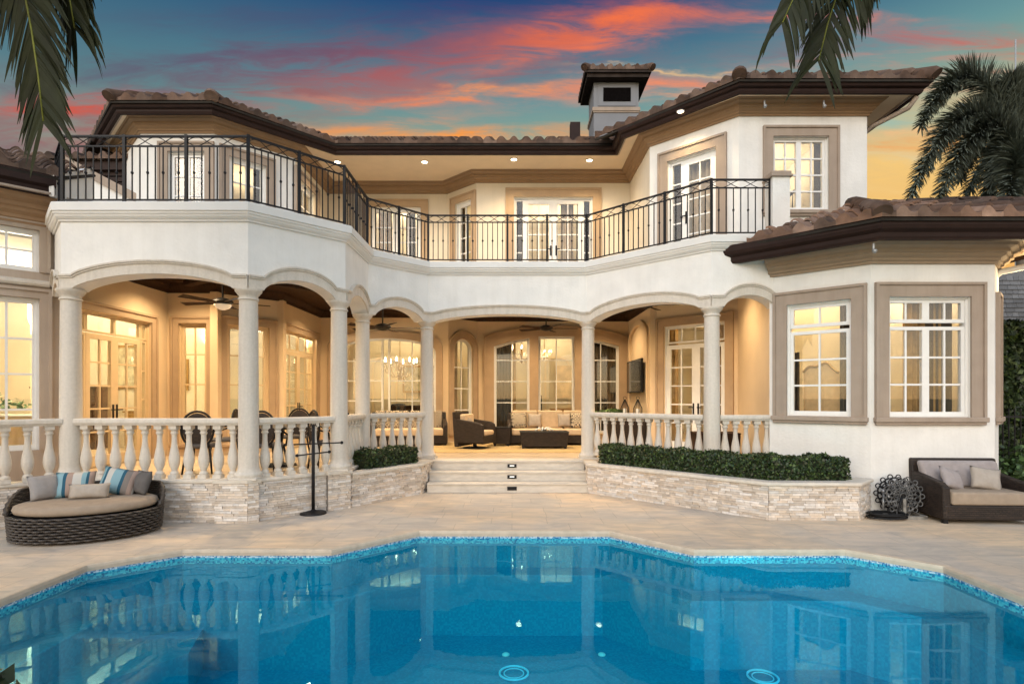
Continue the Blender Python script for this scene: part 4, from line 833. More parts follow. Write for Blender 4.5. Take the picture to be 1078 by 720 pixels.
# rear part of the wing seen through the railing
rw = MB(); w = W((-11.5, 12.2), (-7.75, 12.2)); rw.poly([(1.9, 4.6), (3.75, 4.6), (3.75, 6.03), (1.9, 6.99)], [], w.T, -.1, 0); vp(rw, 'gable_wall', M['stucco'])
rw = MB(); rw.poly([(1.88, 7.0), (3.75, 6.03), (3.75, 5.83), (1.88, 6.8)], [], w.T, -.12, .05); vp(rw, 'gable_trim', M['tan'])
rw = MB()
for k in range(7): rw.box(-11, -8.0, 12.9, 13.1, 6.1 + k * .13, 6.2 + k * .13)
rw.box(-11, -7.9, 12.8, 13.2, 6.98, 7.2); vp(rw, 'louvre', M['fascia'])
q = MB(); pw = [(-12, 12.7), (-7.9, 12.7), (-7.9, 14.5), (-12, 14.5)]; tile_face(q, pw, (-12, 12.7), (-7.9, 12.7), 7.22, .3); vp(q, 'rear_roof', M['tile'], auto=60)

# chimney
cx, cy = 2.88, 16.0
cm = MB(); cm.box(cx - .62, cx + .62, cy - .4, cy + .6, 8, 10.55); ch = vp(cm, 'chimney', mat('chimney_stucco', (.22, .225, .24), .9, .06, 2, .2, 40))
cm = MB(); cm.box(cx - .66, cx + .66, cy - .44, cy + .64, 9.72, 9.82); cm.box(cx - .64, cx + .64, cy - .42, cy + .62, 9.68, 9.72); vp(cm, 'chimney_band', M['tan'], ch)
cm = MB(); cm.box(cx - .36, cx + .40, cy - .43, cy - .38, 9.98, 10.36); vp(cm, 'chimney_vent', M['vent_dark'], ch)  # solid black block, its colour stands in for the dark of the opening
cm = MB(); cm.poly([(cx - .50, 9.86), (cx + .54, 9.86), (cx + .54, 10.50), (cx - .50, 10.50)], [[(cx - .36, 9.98), (cx + .40, 9.98), (cx + .40, 10.36), (cx - .36, 10.36)]], lambda a, d, b: (a, cy - .42 + d, b), 0, .03); vp(cm, 'vent_frame', bpy.data.materials['chimney_stucco'], ch)
q = MB(); q.tone = (.04, .03, .025); q.box(cx - .84, cx + .84, cy - .66, cy + .84, 10.52, 10.62); q.box(cx - .90, cx + .90, cy - .72, cy + .90, 10.62, 10.70); q.tone = None
CE = [(cx - .9, cy + .9), (cx - .9, cy - .74), (cx + .92, cy - .74), (cx + .92, cy + .9)]; ci = offset(CE, -.78)
for i in range(3):
    poly = [CE[i], CE[i + 1], ci[i + 1], ci[i]]; tile_face(q, poly, CE[i], CE[i + 1], 10.72, .50, pit=.24, amp=.06)
ridge_caps(q, (cx - .9, cy - .72, 10.76), (ci[1][0], ci[1][1], 11.05), .09); ridge_caps(q, (cx + .9, cy - .72, 10.76), (ci[2][0], ci[2][1], 11.05), .09)
vp(q, 'chimney_roof', M['tile'], ch, auto=60)
cm = MB(); x, y, z = 1.55, 13.9, 8.05; cm.box(x - .12, x + .12, y - .1, y + .1, 8.0, 8.55); vp(cm, 'roof_vent', M['fascia'])
# downpipes, cameras
dp = MB(); dp.tube([(7.72, 10.75, 7.55), (7.66, 10.9, 7.40), (7.2, 11.25, 7.22), (7.08, 11.4, 7.1), (7.08, 11.4, 5.2)], .045, 10); vp(dp, 'downpipe', M['tan'], smooth=True)
dp = MB(); dp.tube([(8.45, 8.75, 4.15), (8.42, 8.8, 4.02), (8.32, 8.95, 3.92), (7.98, 9.2, 3.86), (7.95, 9.3, 3.8)], .05, 10); vp(dp, 'downpipe', M['stucco'], smooth=True)
for (x, y, z) in ((4.86, 10.86, 7.42), (6.0, 10.86, 7.42), (5.42, 8.46, 4.02)):
    q = MB(); q.tube([(x, y, z + .1), (x, y, z)], .02, 8); q.ball((x, y - .03, z - .02), .035); tag(finish(q, 'security_camera', M['steel'], villa, auto=50))

# ------------------------------------------------------------------ interiors, curtains, lamps
def polyroom(path, back, z0, z1, m, fm, tag_):
    q = MB(); q.slab(path + back, z1, z1 + .05); vp(q, 'room_ceiling', m)
    q = MB(); pts = [path[-1]] + back + [path[0]]
    for a, b in zip(pts[:-1], pts[1:]): w = W(a, b); q.box(0, w.L, .0, .1, z0, z1, w.T)
    vp(q, 'room_wall', m)
lowi = offset(LOW, -.24)
polyroom([lowi[i] for i in range(len(lowi))], [(8.0, 21), (-13, 21), (-13, 8.2)], .3, 4.30, M['inner'], None, 'low')
upi = offset(UP, -.24)
polyroom(upi, [(6.7, 19), (-9.3, 19)], 4.6, 7.45, M['inner'], None, 'up')
q = MB(); q.slab(upi + [(6.7, 19), (-9.3, 19)], 4.58, 4.61); vp(q, 'room_floor', M['innerfloor'])
for bb in ((5.35, 8.0, 12.7, 12.8), (-5.9, -5.8, 16.5, 21), (-1.0, -.9, 18.0, 21), (-13, -7.9, 14.5, 14.6)): q = MB(); q.box(*bb, .3, 4.3); vp(q, 'partition_wall', M['inner'])
# panelled interior wall: shallow mouldings that give the dining room its arches
q = MB()
for x0 in (-5.2, -4.0, -2.8, -.3, 1.2, 2.4):
    o1 = shape(x0, x0 + .95, 1.0, 3.0, .35); i1 = shape(x0 + .07, x0 + .88, 1.07, 2.97, .31); q.poly(o1, [i1], lambda a, d, b: (a, 20.98 - d, b), 0, .05)
vp(q, 'wall_panel', mat('panel_mould', (.85, .72, .50), .7, .03))
def curtain(w, s0, s1, z0, z1, m, d=-.34, amp=.035, label=None):
    q = MB(); n_ = max(10, int((s1 - s0) / .018)); vs = []; fs = []
    ph = random.random() * 6
    for k in range(n_ + 1):
        s = s0 + (s1 - s0) * k / n_; dd = d + amp * 1.5 * math.sin(s * 62 + ph) + amp * .5 * math.sin(s * 37 + 1)
        vs += [w.T(s, dd, z0), w.T(s, dd, z1), w.T(s, dd - .012, z0), w.T(s, dd - .012, z1)]
    for k in range(n_): a = k * 4; b = a + 4; fs += [(a, b, b + 1, a + 1), (a + 2, a + 3, b + 3, b + 2), (a + 1, b + 1, b + 3, a + 3), (a, a + 2, b + 2, b)]
    q.add(vs, fs); return tag(finish(q, 'curtain', M[m], auto=60), label, 'curtain', 'floor length curtains inside the windows')
w = lw[8]
curtain(w, w.at(519, -.34), w.at(539, -.34), .6, 3.75, 'curtain', label='grey curtain inside the arched patio window left of the sofa')
curtain(w, w.at(618, -.34), w.at(656, -.34), .6, 3.75, 'curtain', label='wide grey curtain inside the patio window behind the entrance column')
w = lw[13]; a, b = w.at(828), w.at(900)
curtain(w, w.at(829, -.34), w.at(842, -.34), .6, 2.6, 'curtain', label='dark curtain edge beside the tufted headboard, nearer the patio')
curtain(w, w.at(884, -.34), w.at(900, -.34), .6, 3.9, 'curtain', label='dark curtain beside the tufted headboard, at the bay corner')
w = lw[14]
curtain(w, w.at(950, -.34), w.at(973, -.34), .6, 3.9, 'curtain2', label='gold curtain in the first casement of the bay front window')
curtain(w, w.at(978, -.34), w.at(992, -.34), .6, 3.9, 'curtain2', label='gold curtain just past the mullion of the bay front window')
curtain(w, w.at(992.5), w.at(1021), .6, 3.9, 'curtain', label='dark curtain at the outer end of the bay front window')
M['sheer'] = mat('pale_sheer_curtain', (.62, .50, .36), .9, .15, 8, .2, 40)
w = lw[0]; curtain(w, w.at(-60, -.34), w.at(-30, -.34), 1.0, 3.6, 'sheer', label='pale curtain edge inside the big wing window')
w = lw[3]; curtain(w, w.at(188, -.34), w.at(194, -.34), .6, 3.7, 'sheer', label='narrow pale curtain inside the tall patio window by the corner')
w = lw[5]; curtain(w, w.at(324, -.34), w.at(333, -.34), .6, 3.7, 'sheer', label='pale curtain behind the glazed door beside the dining table')
w = lw[7]; curtain(w, w.at(477, -.34), w.at(482, -.34), .6, 3.7, 'sheer', label='pale curtain inside the narrow round topped window')
w = lw[8]; curtain(w, w.at(540, -.34), w.at(543, -.34), .6, 3.75, 'curtain2', label='gold curtain edge beside the grey curtain in the arched patio window')
w = lw[10]; curtain(w, w.at(699, -.34), w.at(713, -.34), .6, 3.8, 'curtain2', label='gold curtain behind the white double door by the television'); curtain(w, w.at(744, -.34), w.at(764, -.34), .6, 3.8, 'curtain2', label='gold curtain behind the white double door, behind the column')
w = uw[1]; curtain(w, w.at(176, -.34), w.at(186, -.34), 4.65, 7.3, 'curtain2', label='gold curtain at the outer edge of the upper bay window'); curtain(w, w.at(206, -.34), w.at(217, -.34), 4.65, 7.3, 'curtain', label='brown curtain at the inner edge of the upper bay window')
w = uw[2]; curtain(w, w.at(268, -.34), w.at(281, -.34), 4.65, 7.3, 'curtain', label='brown curtain in the angled upper bay window')
w = uw[4]; curtain(w, w.at(398, -.34), w.at(412, -.34), 4.65, 7.3, 'curtain2', label='gold curtain behind the upper door in the recess'); curtain(w, w.at(428, -.34), w.at(438, -.34), 4.65, 7.3, 'curtain', label='brown curtain behind the upper door in the recess')
w = uw[5]; curtain(w, w.at(479, -.34), w.at(489, -.34), 4.65, 7.3, 'curtain', label='brown curtain behind the narrow angled balcony door')
w = uw[6]; curtain(w, w.at(541, -.34), w.at(556, -.34), 4.65, 7.3, 'curtain', label='brown curtain at one end of the wide balcony doors'); curtain(w, w.at(590, -.34), w.at(604, -.34), 4.65, 7.3, 'sheer', label='pale curtain behind the right leaf of the wide balcony doors'); curtain(w, w.at(608, -.34), w.at(624, -.34), 4.65, 7.3, 'curtain', label='brown curtain at the sidelight of the wide balcony doors, nearer the chimney')
w = uw[8]; curtain(w, w.at(702, -.34), w.at(718, -.34), 4.65, 7.3, 'curtain', label='brown curtain behind the sidelight of the angled balcony door'); curtain(w, w.at(722, -.34), w.at(752, -.34), 4.65, 7.3, 'sheer', label='pale curtain behind the angled balcony door')
w = uw[9]; curtain(w, w.at(858, -.34), w.at(873, -.34), 4.65, 7.3, 'curtain', label='brown curtain in the upper corner window above the bay roof')
# rail added inside the room to imitate a stair reflected in the upper corner window
q = MB(); q.tube([(4.9, 12.3, 5.2), (6.4, 12.6, 6.5)], .035, 8)
for k in range(6): q.tube([(5.0 + k * .25, 12.32 + k * .05, 4.7), (5.0 + k * .25, 12.32 + k * .05, 5.28 + k * .22)], .012, 6)
tag(finish(q, 'reflection_rail', M['iron']), 'sloping rail added indoors to imitate a stair reflection in the upper corner window', 'stair rail')
def cabinet(loc, rz, w_, d_, h_, lab, m='darkwood'):
    o = empty('cabinet', loc, rz, lab, 'cabinet', 'cabinets inside the rooms'); q = MB(); q.box(-w_ / 2, w_ / 2, -d_ / 2, d_ / 2, .08, h_); bevel(finish(q, 'body', M[m], o, world=False), .01)
    q = MB(); q.box(-w_ / 2 - .03, w_ / 2 + .03, -d_ / 2 - .03, d_ / 2 + .03, h_, h_ + .04); q.box(-w_ / 2 + .03, w_ / 2 - .03, -d_ / 2 + .03, d_ / 2, 0, .08); finish(q, 'top', M[m], o, world=False)
    for sx in (-1, 1): q = MB(); q.box(sx * w_ / 4 - w_ / 4 + .03, sx * w_ / 4 + w_ / 4 - .03, -d_ / 2 - .02, -d_ / 2, .14, h_ - .06); finish(q, 'cabinet_door', M[m], o, world=False)
cabinet((-11.0, 14.1, Z0), 0, 1.6, .5, 1.5, 'dark cabinet against the far wall of the wing room'); cabinet((-9.0, 14.2, Z0), 0, 1.2, .45, .9, 'low cabinet in the room behind the patio double doors', 'brass'); cabinet((-3.3, 20.6, Z0), 0, 2.2, .5, .95, 'long sideboard at the far wall of the dining room')
for (x, y, z, w_, h_, lab) in ((-9.9, 14.44, 2.6, .9, 1.1, 'pale framed picture in the wing room'), (-8.6, 14.44, 2.4, .6, .8, 'small framed picture behind the patio double doors'), (-3.3, 20.9, 2.5, 1.5, 1.0, 'wide framed picture in the dining room')):
    q = MB(); q.poly([(-w_ / 2, -h_ / 2), (w_ / 2, -h_ / 2), (w_ / 2, h_ / 2), (-w_ / 2, h_ / 2)], [[(-w_ / 2 + .06, -h_ / 2 + .06), (w_ / 2 - .06, -h_ / 2 + .06), (w_ / 2 - .06, h_ / 2 - .06), (-w_ / 2 + .06, h_ / 2 - .06)]], lambda a, d, b: (a, d, b), 0, .05)
    o = empty('framed_picture', (x, y, z), 0, lab, 'picture', 'pictures inside the house'); finish(q, 'picture_frame', M['brass'], o, world=False); q = MB(); q.box(-w_ / 2 + .05, w_ / 2 - .05, .02, .04, -h_ / 2 + .05, h_ / 2 - .05); finish(q, 'canvas', mat('painted_canvas', (.45, .42, .30), .8, .5, 5), o, world=False)
for (x, y) in ((-8.35, 12.9), (-10.6, 12.6), (-4.9, 17.2)):
    q = MB(); q.lathe([(.16, 0), (.16, .08), (.12, .12), (.12, 2.9), (.15, 2.95), (.17, 3.1), (.17, 3.75)], (x, y, Z0), 20); vp(q, 'indoor_column', M['cream'], auto=45)
# headboard and other indoor pieces
def headboard():
    w = lw[13]; T = w.T; q = MB(); a, b = w.at(846, -.72), w.at(884, -.72); n_ = 16; m_ = 20; vs = []; fs = []
    for i in range(n_ + 1):
        for j in range(m_ + 1):
            x = i / n_; z = j / m_; top = 2.25 + .14 * math.sin(PI * x) + .03 * math.sin(x * 12); s = a + (b - a) * x
            bump = .035 * abs(math.sin(x * PI * 6)) * abs(math.sin(z * PI * 8)); vs.append(T(s, -.72 + bump, .9 + (top - .9) * z))
    for i in range(n_):
        for j in range(m_): k = i * (m_ + 1) + j; fs.append((k, k + m_ + 1, k + m_ + 2, k + 1))
    q.add(vs, fs); q.box(a, b, -.85, -.76, .6, 2.2, T)
    o = empty('headboard', T((a + b) / 2, -.78, Z0), 0, 'tufted cream headboard with dark carved rim seen through the angled bay window', 'headboard')
    finish(q, 'tufted_panel', fabric('cream_velvet', (.75, .52, .28)), o, smooth=True)
    r = MB(); r.tube([T(a + (b - a) * x, -.69, 2.26 + .14 * math.sin(PI * x) + .03 * math.sin(x * 12)) for x in np.linspace(0, 1, 20)], .022, 8); finish(r, 'carved_rim', M['brass'], o, smooth=True)
headboard()
def lamp_obj(kind, name, loc, energy, color=(1, .72, .40), size=.5, sy=None, rot=(0, 0, 0), parent=None, spot=None, radius=.08):
    l = bpy.data.lights.new(name, kind); l.energy = energy; l.color = color
    if kind == 'AREA': l.size = size; l.shape = 'RECTANGLE' if sy else 'SQUARE'; l.size_y = sy or size
    elif kind == 'SPOT': l.spot_size = R(spot or 110); l.spot_blend = .8; l.shadow_soft_size = radius
    else: l.shadow_soft_size = radius
    o = bpy.data.objects.new(name, l); o.location = loc; o.rotation_euler = rot; sc.collection.objects.link(o); return o
# added area lights facing up, without fixtures, to fill the rooms with light
for (x, y, z, e, s) in ((-10.3, 11.3, 4.2, 300, 2.2), (-7.0, 15.2, 4.2, 900, 1.6), (-3.5, 18.8, 4.2, 62, 2.0), (1.3, 19.2, 4.2, 46, 2.0), (5.6, 14.8, 4.2, 110, 1.6), (6.3, 10.9, 4.15, 60, 1.2),
                       (-6.9, 14.5, 7.4, 20, 1.2), (-3, 17.2, 7.4, 40, 1.4), (1.2, 17, 7.4, 26, 1.4), (5.3, 13.5, 7.4, 38, 1.2)):
    lamp_obj('AREA', 'indoor_fill_light', (x, y, z - 1.0), e * 1.9, (1, .90, .70) if x < -6 and z < 5 else (1, .80, .52), s, rot=(PI, 0, 0))
# patio downlights
def downlight(x, y, z, e, spot=120, col=(1, .73, .43), r=.055, name='downlight'):
    q = MB(); q.lathe([(r * 1.35, 0), (r * 1.35, -.008), (r, -.012), (r, -.004)], (x, y, z), 16); o = vp(q, name, M['stucco'])
    q = MB(); q.lathe([(r * .95, -.004), (r * .95, -.010)], (x, y, z), 16); vp(q, 'lamp', M['bulb'], o)
    if e: lamp_obj('SPOT', 'downlight_beam', (x, y, z - .03), e * 2.9, col, spot=spot)
for (x, y, e) in ((-5.9, 10.0, 110), (-4.2, 9.6, 90), (-6.7, 11.4, 110), (-4.4, 12.2, 110), (-4.4, 14.6, 110), (-2.3, 14.6, 110), (.2, 15.6, 120), (2.4, 15.6, 110), (0.2, 13.2, 100), (2.2, 12.7, 90), (3.9, 11.4, 90), (-2.0, 12.6, 80)):
    downlight(x, y, 4.298, e, 140)
for (px, py, D) in ((447, 173, 13.9), (541, 171.5, 13.75), (620.5, 172, 13.8)):
    x = (px - 539) * D / 594; downlight(x, D, 7.613, 62, 125, (1, .74, .42), .07)
downlight(-4.3, 13.9, 7.613, 62, 125, (1, .74, .42), .07)
downlight(3.42, 11.45, 7.613, 50, 125, (1, .74, .42), .06)
lamp_obj('POINT', 'wall_lamp_glow', (8.35, 9.15, 3.7), 22, (1, .75, .42), radius=.06)

# ------------------------------------------------------------------ chandeliers, fans
def chandelier(loc, s, label, drop):
    o = empty('chandelier', loc, 0, label, 'chandelier', 'chandeliers inside the house'); q = MB()
    q.tube([(0, 0, 0), (0, 0, drop)], .012, 6); q.lathe([(.01, -.45 * s), (.05 * s, -.38 * s), (.02 * s, -.3 * s), (.06 * s, -.1 * s), (.03 * s, 0), (.01, .05)], n=12)
    for k in range(8):
        a = 2 * PI * k / 8; c, s_ = math.cos(a), math.sin(a)
        q.tube([(0, 0, -.30 * s), (c * .18 * s, s_ * .18 * s, -.34 * s), (c * .34 * s, s_ * .34 * s, -.22 * s), (c * .40 * s, s_ * .40 * s, -.02 * s)], .010, 6); q.lathe([(.035 * s, 0), (.05 * s, .02)], (c * .40 * s, s_ * .40 * s, -.03 * s), 10)
    finish(q, 'frame', M['brass'], o, world=False, auto=50)
    b = MB()
    for k in range(8): a = 2 * PI * k / 8; b.lathe([(.012, 0), (.022 * s, .03 * s), (.02 * s, .07 * s), (.002, .13 * s)], (math.cos(a) * .40 * s, math.sin(a) * .40 * s, 0), 8)
    finish(b, 'bulb', M['bulb'], o, world=False, smooth=True)
    c = MB()
    for k in range(60):
        a = random.random() * 2 * PI; r = random.uniform(.05, .4) * s; z = -random.uniform(.05, .5) * s * (1.2 - r / s); c.lathe([(.002, 0), (.012, .02), (.002, .04)], (r * math.cos(a), r * math.sin(a), z), 5)
    finish(c, 'crystal', mat('crystal_glow', (.95, .9, .8), .1, emit=(1, .8, .5), estr=.6), o, world=False)
def zat(py, D): return 1.805 + (418.8 - py) * D / 594
chandelier(((421 - 539) * 18.3 / 594, 18.3, zat(382, 18.3)), 1.35, 'crystal chandelier lit above the dining table in the wide arched window', 4.29 - zat(382, 18.3))
chandelier(((549 - 539) * 18.6 / 594, 18.6, zat(368, 18.6)), 1.0, 'bright chandelier high in the arched window beside the grey curtain', 4.29 - zat(368, 18.6))
chandelier(((573 - 539) * 19.4 / 594, 19.4, zat(371, 19.4)), .6, 'small chandelier at the edge of the middle patio window', 4.29 - zat(371, 19.4))
def fan(loc, rz, label, span=.75, drop=.6, lit=False):
    o = empty('ceiling_fan', loc, rz, label, 'ceiling fan', 'patio ceiling fans'); q = MB(); q.tube([(0, 0, .05), (0, 0, drop)], .016, 8); q.lathe([(.02, drop - .06), (.06, drop - .03), (.065, drop)], n=14); finish(q, 'rod', M['iron'], o, world=False, auto=50)
    q = MB(); q.lathe([(.05, .09), (.11, .07), (.17, .04), (.18, .015), (.13, -.03), (.08, -.05), (.02, -.06)], n=20); finish(q, 'motor_housing', M['iron'], o, world=False, auto=50)
    if lit:
        q = MB(); q.lathe([(.15, -.032), (.14, -.06), (.10, -.10), (.04, -.125), (.005, -.13)], n=18); finish(q, 'light_bowl', mat('fan_bowl', (.7, .55, .4), .4, emit=(1, .8, .55), estr=.35), o, world=False, smooth=True)
    for k in range(5):
        a = 2 * PI * k / 5; c, s_ = math.cos(a), math.sin(a); T = lambda x, y, z: (c * x - s_ * y, s_ * x + c * y, z + y * .22)
        b = MB(); b.hexa([T(.12, -.02, -.004), T(.25, -.05, -.004), T(.25, .05, -.004), T(.12, .02, -.004)], [T(.12, -.02, .004), T(.25, -.05, .004), T(.25, .05, .004), T(.12, .02, .004)])
        b.hexa([T(.24, -.055, 0), T(span, -.075, 0), T(span, .075, 0), T(.24, .055, 0)], [T(.24, -.055, .008), T(span, -.075, .008), T(span, .075, .008), T(.24, .055, .008)]); finish(b, 'blade', M['darkwood'], o, world=False)
fan((-5.28, 10.3, zat(319, 10.3)), R(172), 'dark ceiling fan with a glass light bowl under the first patio arch', .80, 4.3 - zat(319, 10.3), True)
fan((-2.75, 12.0, zat(345, 12.0)), R(10), 'dark ceiling fan between the two close set columns', .80, 4.3 - zat(345, 12))
fan((.87, 14.4, zat(346, 14.4)), R(0), 'dark ceiling fan above the patio sofa', .80, 4.3 - zat(346, 14.4))
fan((2.95, 12.4, zat(322, 12.4)), R(200), 'dark ceiling fan mostly hidden by the arch right of the entrance', .75, 4.3 - zat(322, 12.4))

# ------------------------------------------------------------------ cushions and furniture helpers
def pillow(loc, w, h, t, m, label, rx=0, rz=0, ry=0, name='pillow', group=None, parent=None, cat='pillow'):
    q = MB(); n_ = 10; vs = []; fs = []
    for sgn in (1, -1):
        for i in range(n_ + 1):
            for j in range(n_ + 1):
                u = i / n_ * 2 - 1; v = j / n_ * 2 - 1; f = ((1 - abs(u) ** 2.6) * (1 - abs(v) ** 2.6)) ** .55
                pin = 1 - .07 * (1 - abs(u)) * abs(v) ** 3 * 0 ; ex = 1 - .06 * (1 - v * v); ey = 1 - .06 * (1 - u * u)
                vs.append((u * w / 2 * (ex if abs(u) > .5 else ex), sgn * t / 2 * f + .006 * math.sin(u * 7 + v * 5), v * h / 2 * ey))
    N1 = (n_ + 1) ** 2
    for i in range(n_):
        for j in range(n_):
            k = i * (n_ + 1) + j; fs.append((k, k + 1, k + n_ + 2, k + n_ + 1)); fs.append((N1 + k, N1 + k + n_ + 1, N1 + k + n_ + 2, N1 + k + 1))
    q.add(vs, fs); o = finish(q, name, M[m], parent, smooth=True, world=False)
    wl = o.modifiers.new('weld', 'WELD'); wl.merge_threshold = .004
    o.location = loc; o.rotation_euler = (rx, ry, rz)
    if parent is None: tag(o, label, cat, group)
    return o
def cushion(x0, x1, y0, y1, z0, z1, m, parent, name='seat_cushion', r=.035):
    q = MB(); q.box(x0, x1, y0, y1, z0, z1); o = finish(q, name, M[m], parent, world=False); b = o.modifiers.new('soft', 'BEVEL'); b.width = r; b.segments = 4; o.data.polygons.foreach_set('use_smooth', [True] * len(o.data.polygons)); return o

# --- oval daybed
def daybed():
    o = empty('daybed', (-5.60, 7.47, 0), R(24), 'oval woven daybed with taupe cushion in front of the stone balustrade', 'daybed'); A, B = .83, .62; n_ = 0
    # basket: horizontal woven strands wound in and out of uprights
    q = MB(); n_ = 288
    core = MB(); core.lathe([(.955, .03), (.965, .12), (.975, .33)], n=64, sx=A - .02, sy=B - .02); finish(core, 'basket_core', M['black'], o, world=False)
    rows = 9
    for r in range(rows):
        z = .045 + r * .035; vs = []; k_ = 1 - .03 * (1 - r / rows)
        pts = []
        for k in range(n_):
            t = 2 * PI * k / n_; wv = .017 * math.cos(36 * t + PI * (r % 2)); pts.append(((A * k_ + wv) * math.cos(t), (B * k_ + wv) * math.sin(t), z + .002 * math.sin(5 * t + r)))
        q.tube(pts, .0150, 5, closed=True)
    finish(q, 'basket', M['wickerg'], o, world=False, smooth=True)
    # low back rising along the rear
    q = MB(); angs = np.linspace(R(-14), R(194), 61)
    for r in range(9):
        pts = []
        for k, t in enumerate(angs):
            top = .36 + .25 * max(0, min(1, math.sin((t - R(-14)) / R(208) * PI) * 1.9)); z = .345 + (top - .345) * (r + 1) / 9; wv = .008 * (-1) ** (k + r)
            pts.append(((A + wv + .015 * r / 9) * math.cos(t), (B + wv + .015 * r / 9) * math.sin(t), z))
        q.tube(pts, .017 if r < 8 else .024, 6)
    finish(q, 'backrest', M['wickerg'], o, world=False, smooth=True)
    q = MB(); prof = [(.02, .345), (.90, .345), (.965, .36), (.985, .40), (.965, .445), (.90, .462), (.45, .468), (.02, .46)]; q.lathe(prof, n=64, sx=A - .03, sy=B - .03)
    cu = finish(q, 'cushion', M['taupe'], o, world=False, smooth=True)
    s = MB(); s.tube([((A - .045) * math.cos(t), (B - .045) * math.sin(t), .402) for t in np.linspace(0, 2 * PI, 64, False)], .006, 5, closed=True); finish(s, 'piping', M['taupe'], cu, world=False)
    for x, y in ((0, -.3), (.42, -.16), (-.42, -.16)):
        b = MB(); b.lathe([(.002, 0), (.02, .003), (.022, .010), (.002, .014)], (x, y, .455), 12); finish(b, 'button', M['taupe'], cu, world=False, smooth=True)
    return o
daybed()
def on_bed(u, v, z):
    c, s = math.cos(R(24)), math.sin(R(24)); u *= .92; return (-5.60 + c * u - s * v, 7.47 + s * u + c * v, z)
G = 'pillows on the oval daybed'
pillow(on_bed(-.58, .26, .62), .37, .35, .16, 'greyfab', 'plain grey pillow at the far end of the daybed, behind a striped one', R(-22), R(60), group=G)
pillow(on_bed(-.24, .30, .63), .46, .36, .15, 'stripe', 'teal and beige striped pillow leaning behind the small grey bolster', R(-20), R(22), group=G)
pillow(on_bed(.30, .29, .645), .46, .38, .15, 'stripe2', 'broad teal striped pillow tilted beside the dark grey one', R(-22), R(14), ry=R(12), group=G)
pillow(on_bed(.60, .24, .62), .36, .34, .15, 'darkgrey', 'dark grey pillow at the end nearest the steps', R(-18), R(-30), group=G)
pillow(on_bed(-.02, .10, .56), .48, .20, .13, 'linen', 'small oblong grey bolster pillow in front of the striped pillows', R(-15), R(18), group=G)

# --- wicker seats
def wicker_chair(name, loc, rz, wdt, dep, label, cat, cush='beige', backh=.86, armh=.60, seat_z=.30, swivel=False, arms=True, group=None):
    """front towards -y, origin at floor centre"""
    o = empty(name, loc, rz, label, cat, group); hw = wdt / 2; hd = dep / 2; m = M['wicker']; at = .11
    q = MB(); q.box(-hw + .02, hw - .02, -hd, hd - .06, .06 if not swivel else .14, seat_z); bevel(finish(q, 'seat_base', m, o, world=False), .02)
    q = MB(); q.hexa([(-hw, hd - .16, .06), (hw, hd - .16, .06), (hw, hd - .03, .06), (-hw, hd - .03, .06)], [(-hw, hd - .05, backh), (hw, hd - .05, backh), (hw, hd + .03, backh), (-hw, hd + .03, backh)]); bevel(finish(q, 'backrest', m, o, world=False), .025)
    for s in (-1, 1):
        q = MB(); x0, x1 = sorted((s * hw, s * (hw - at))); z_ = .06 if not swivel else .16
        q.add([(x0, -hd, z_), (x1, -hd, z_), (x1, hd - .06, z_), (x0, hd - .06, z_), (x0, -hd + .02, armh - .06), (x1, -hd + .02, armh - .06), (x1, -hd + .12, armh), (x0, -hd + .12, armh), (x1, hd - .06, armh + (backh - armh) * .35), (x0, hd - .06, armh + (backh - armh) * .35)],
              [(3, 2, 1, 0), (0, 1, 5, 4), (4, 5, 6, 7), (7, 6, 8, 9), (3, 9, 8, 2), (0, 4, 7, 9, 3), (1, 2, 8, 6, 5)]); bevel(finish(q, 'arm', m, o, world=False), .025, 3)
    if swivel:
        q = MB(); q.lathe([(.30, 0), (.30, .03), (.05, .05), (.05, .14)], n=24); finish(q, 'swivel_base', M['black'], o, world=False, auto=40)
    else:
        for sx in (-1, 1):
            for sy in (-1, 1): q = MB(); q.box(sx * (hw - .06) - .03, sx * (hw - .06) + .03, sy * (hd - .07) - .03, sy * (hd - .07) + .03, 0, .07); finish(q, 'foot', M['black'], o, world=False)
    return o, hw, hd, at
# big lounge chair by the bay
o, hw, hd, at = wicker_chair('lounge_chair', (6.84, 8.43, 0), R(-3), 1.28, .78, 'wide dark wicker lounge chair with grey back cushion against the white bay wall', 'armchair', backh=.87, armh=.58, seat_z=.27)
cushion(-hw + at + .005, hw - at - .005, -hd - .01, hd - .17, .27, .46, 'taupe', o)
q = MB(); q.hexa([(-hw + .09, hd - .30, .46), (hw - .09, hd - .30, .46), (hw - .09, hd - .14, .46), (-hw + .09, hd - .14, .46)], [(-hw + .06, hd - .17, .84), (hw - .06, hd - .17, .84), (hw - .06, hd - .05, .84), (-hw + .06, hd - .05, .84)])
b = finish(q, 'back_cushion', M['mauve'], o, world=False); mo = b.modifiers.new('soft', 'BEVEL'); mo.width = .05; mo.segments = 4
pillow((6.56, 8.42, .60), .40, .34, .13, 'mauve', 'grey pillow slumped in the lounge chair nearest the garden fan', R(-28), R(14), ry=R(14), group='pillows on the wide wicker lounge chair')
pillow((7.02, 8.36, .61), .42, .34, .13, 'linen', 'pale linen pillow standing in the middle of the lounge chair', R(-22), R(-10), ry=R(9), group='pillows on the wide wicker lounge chair')
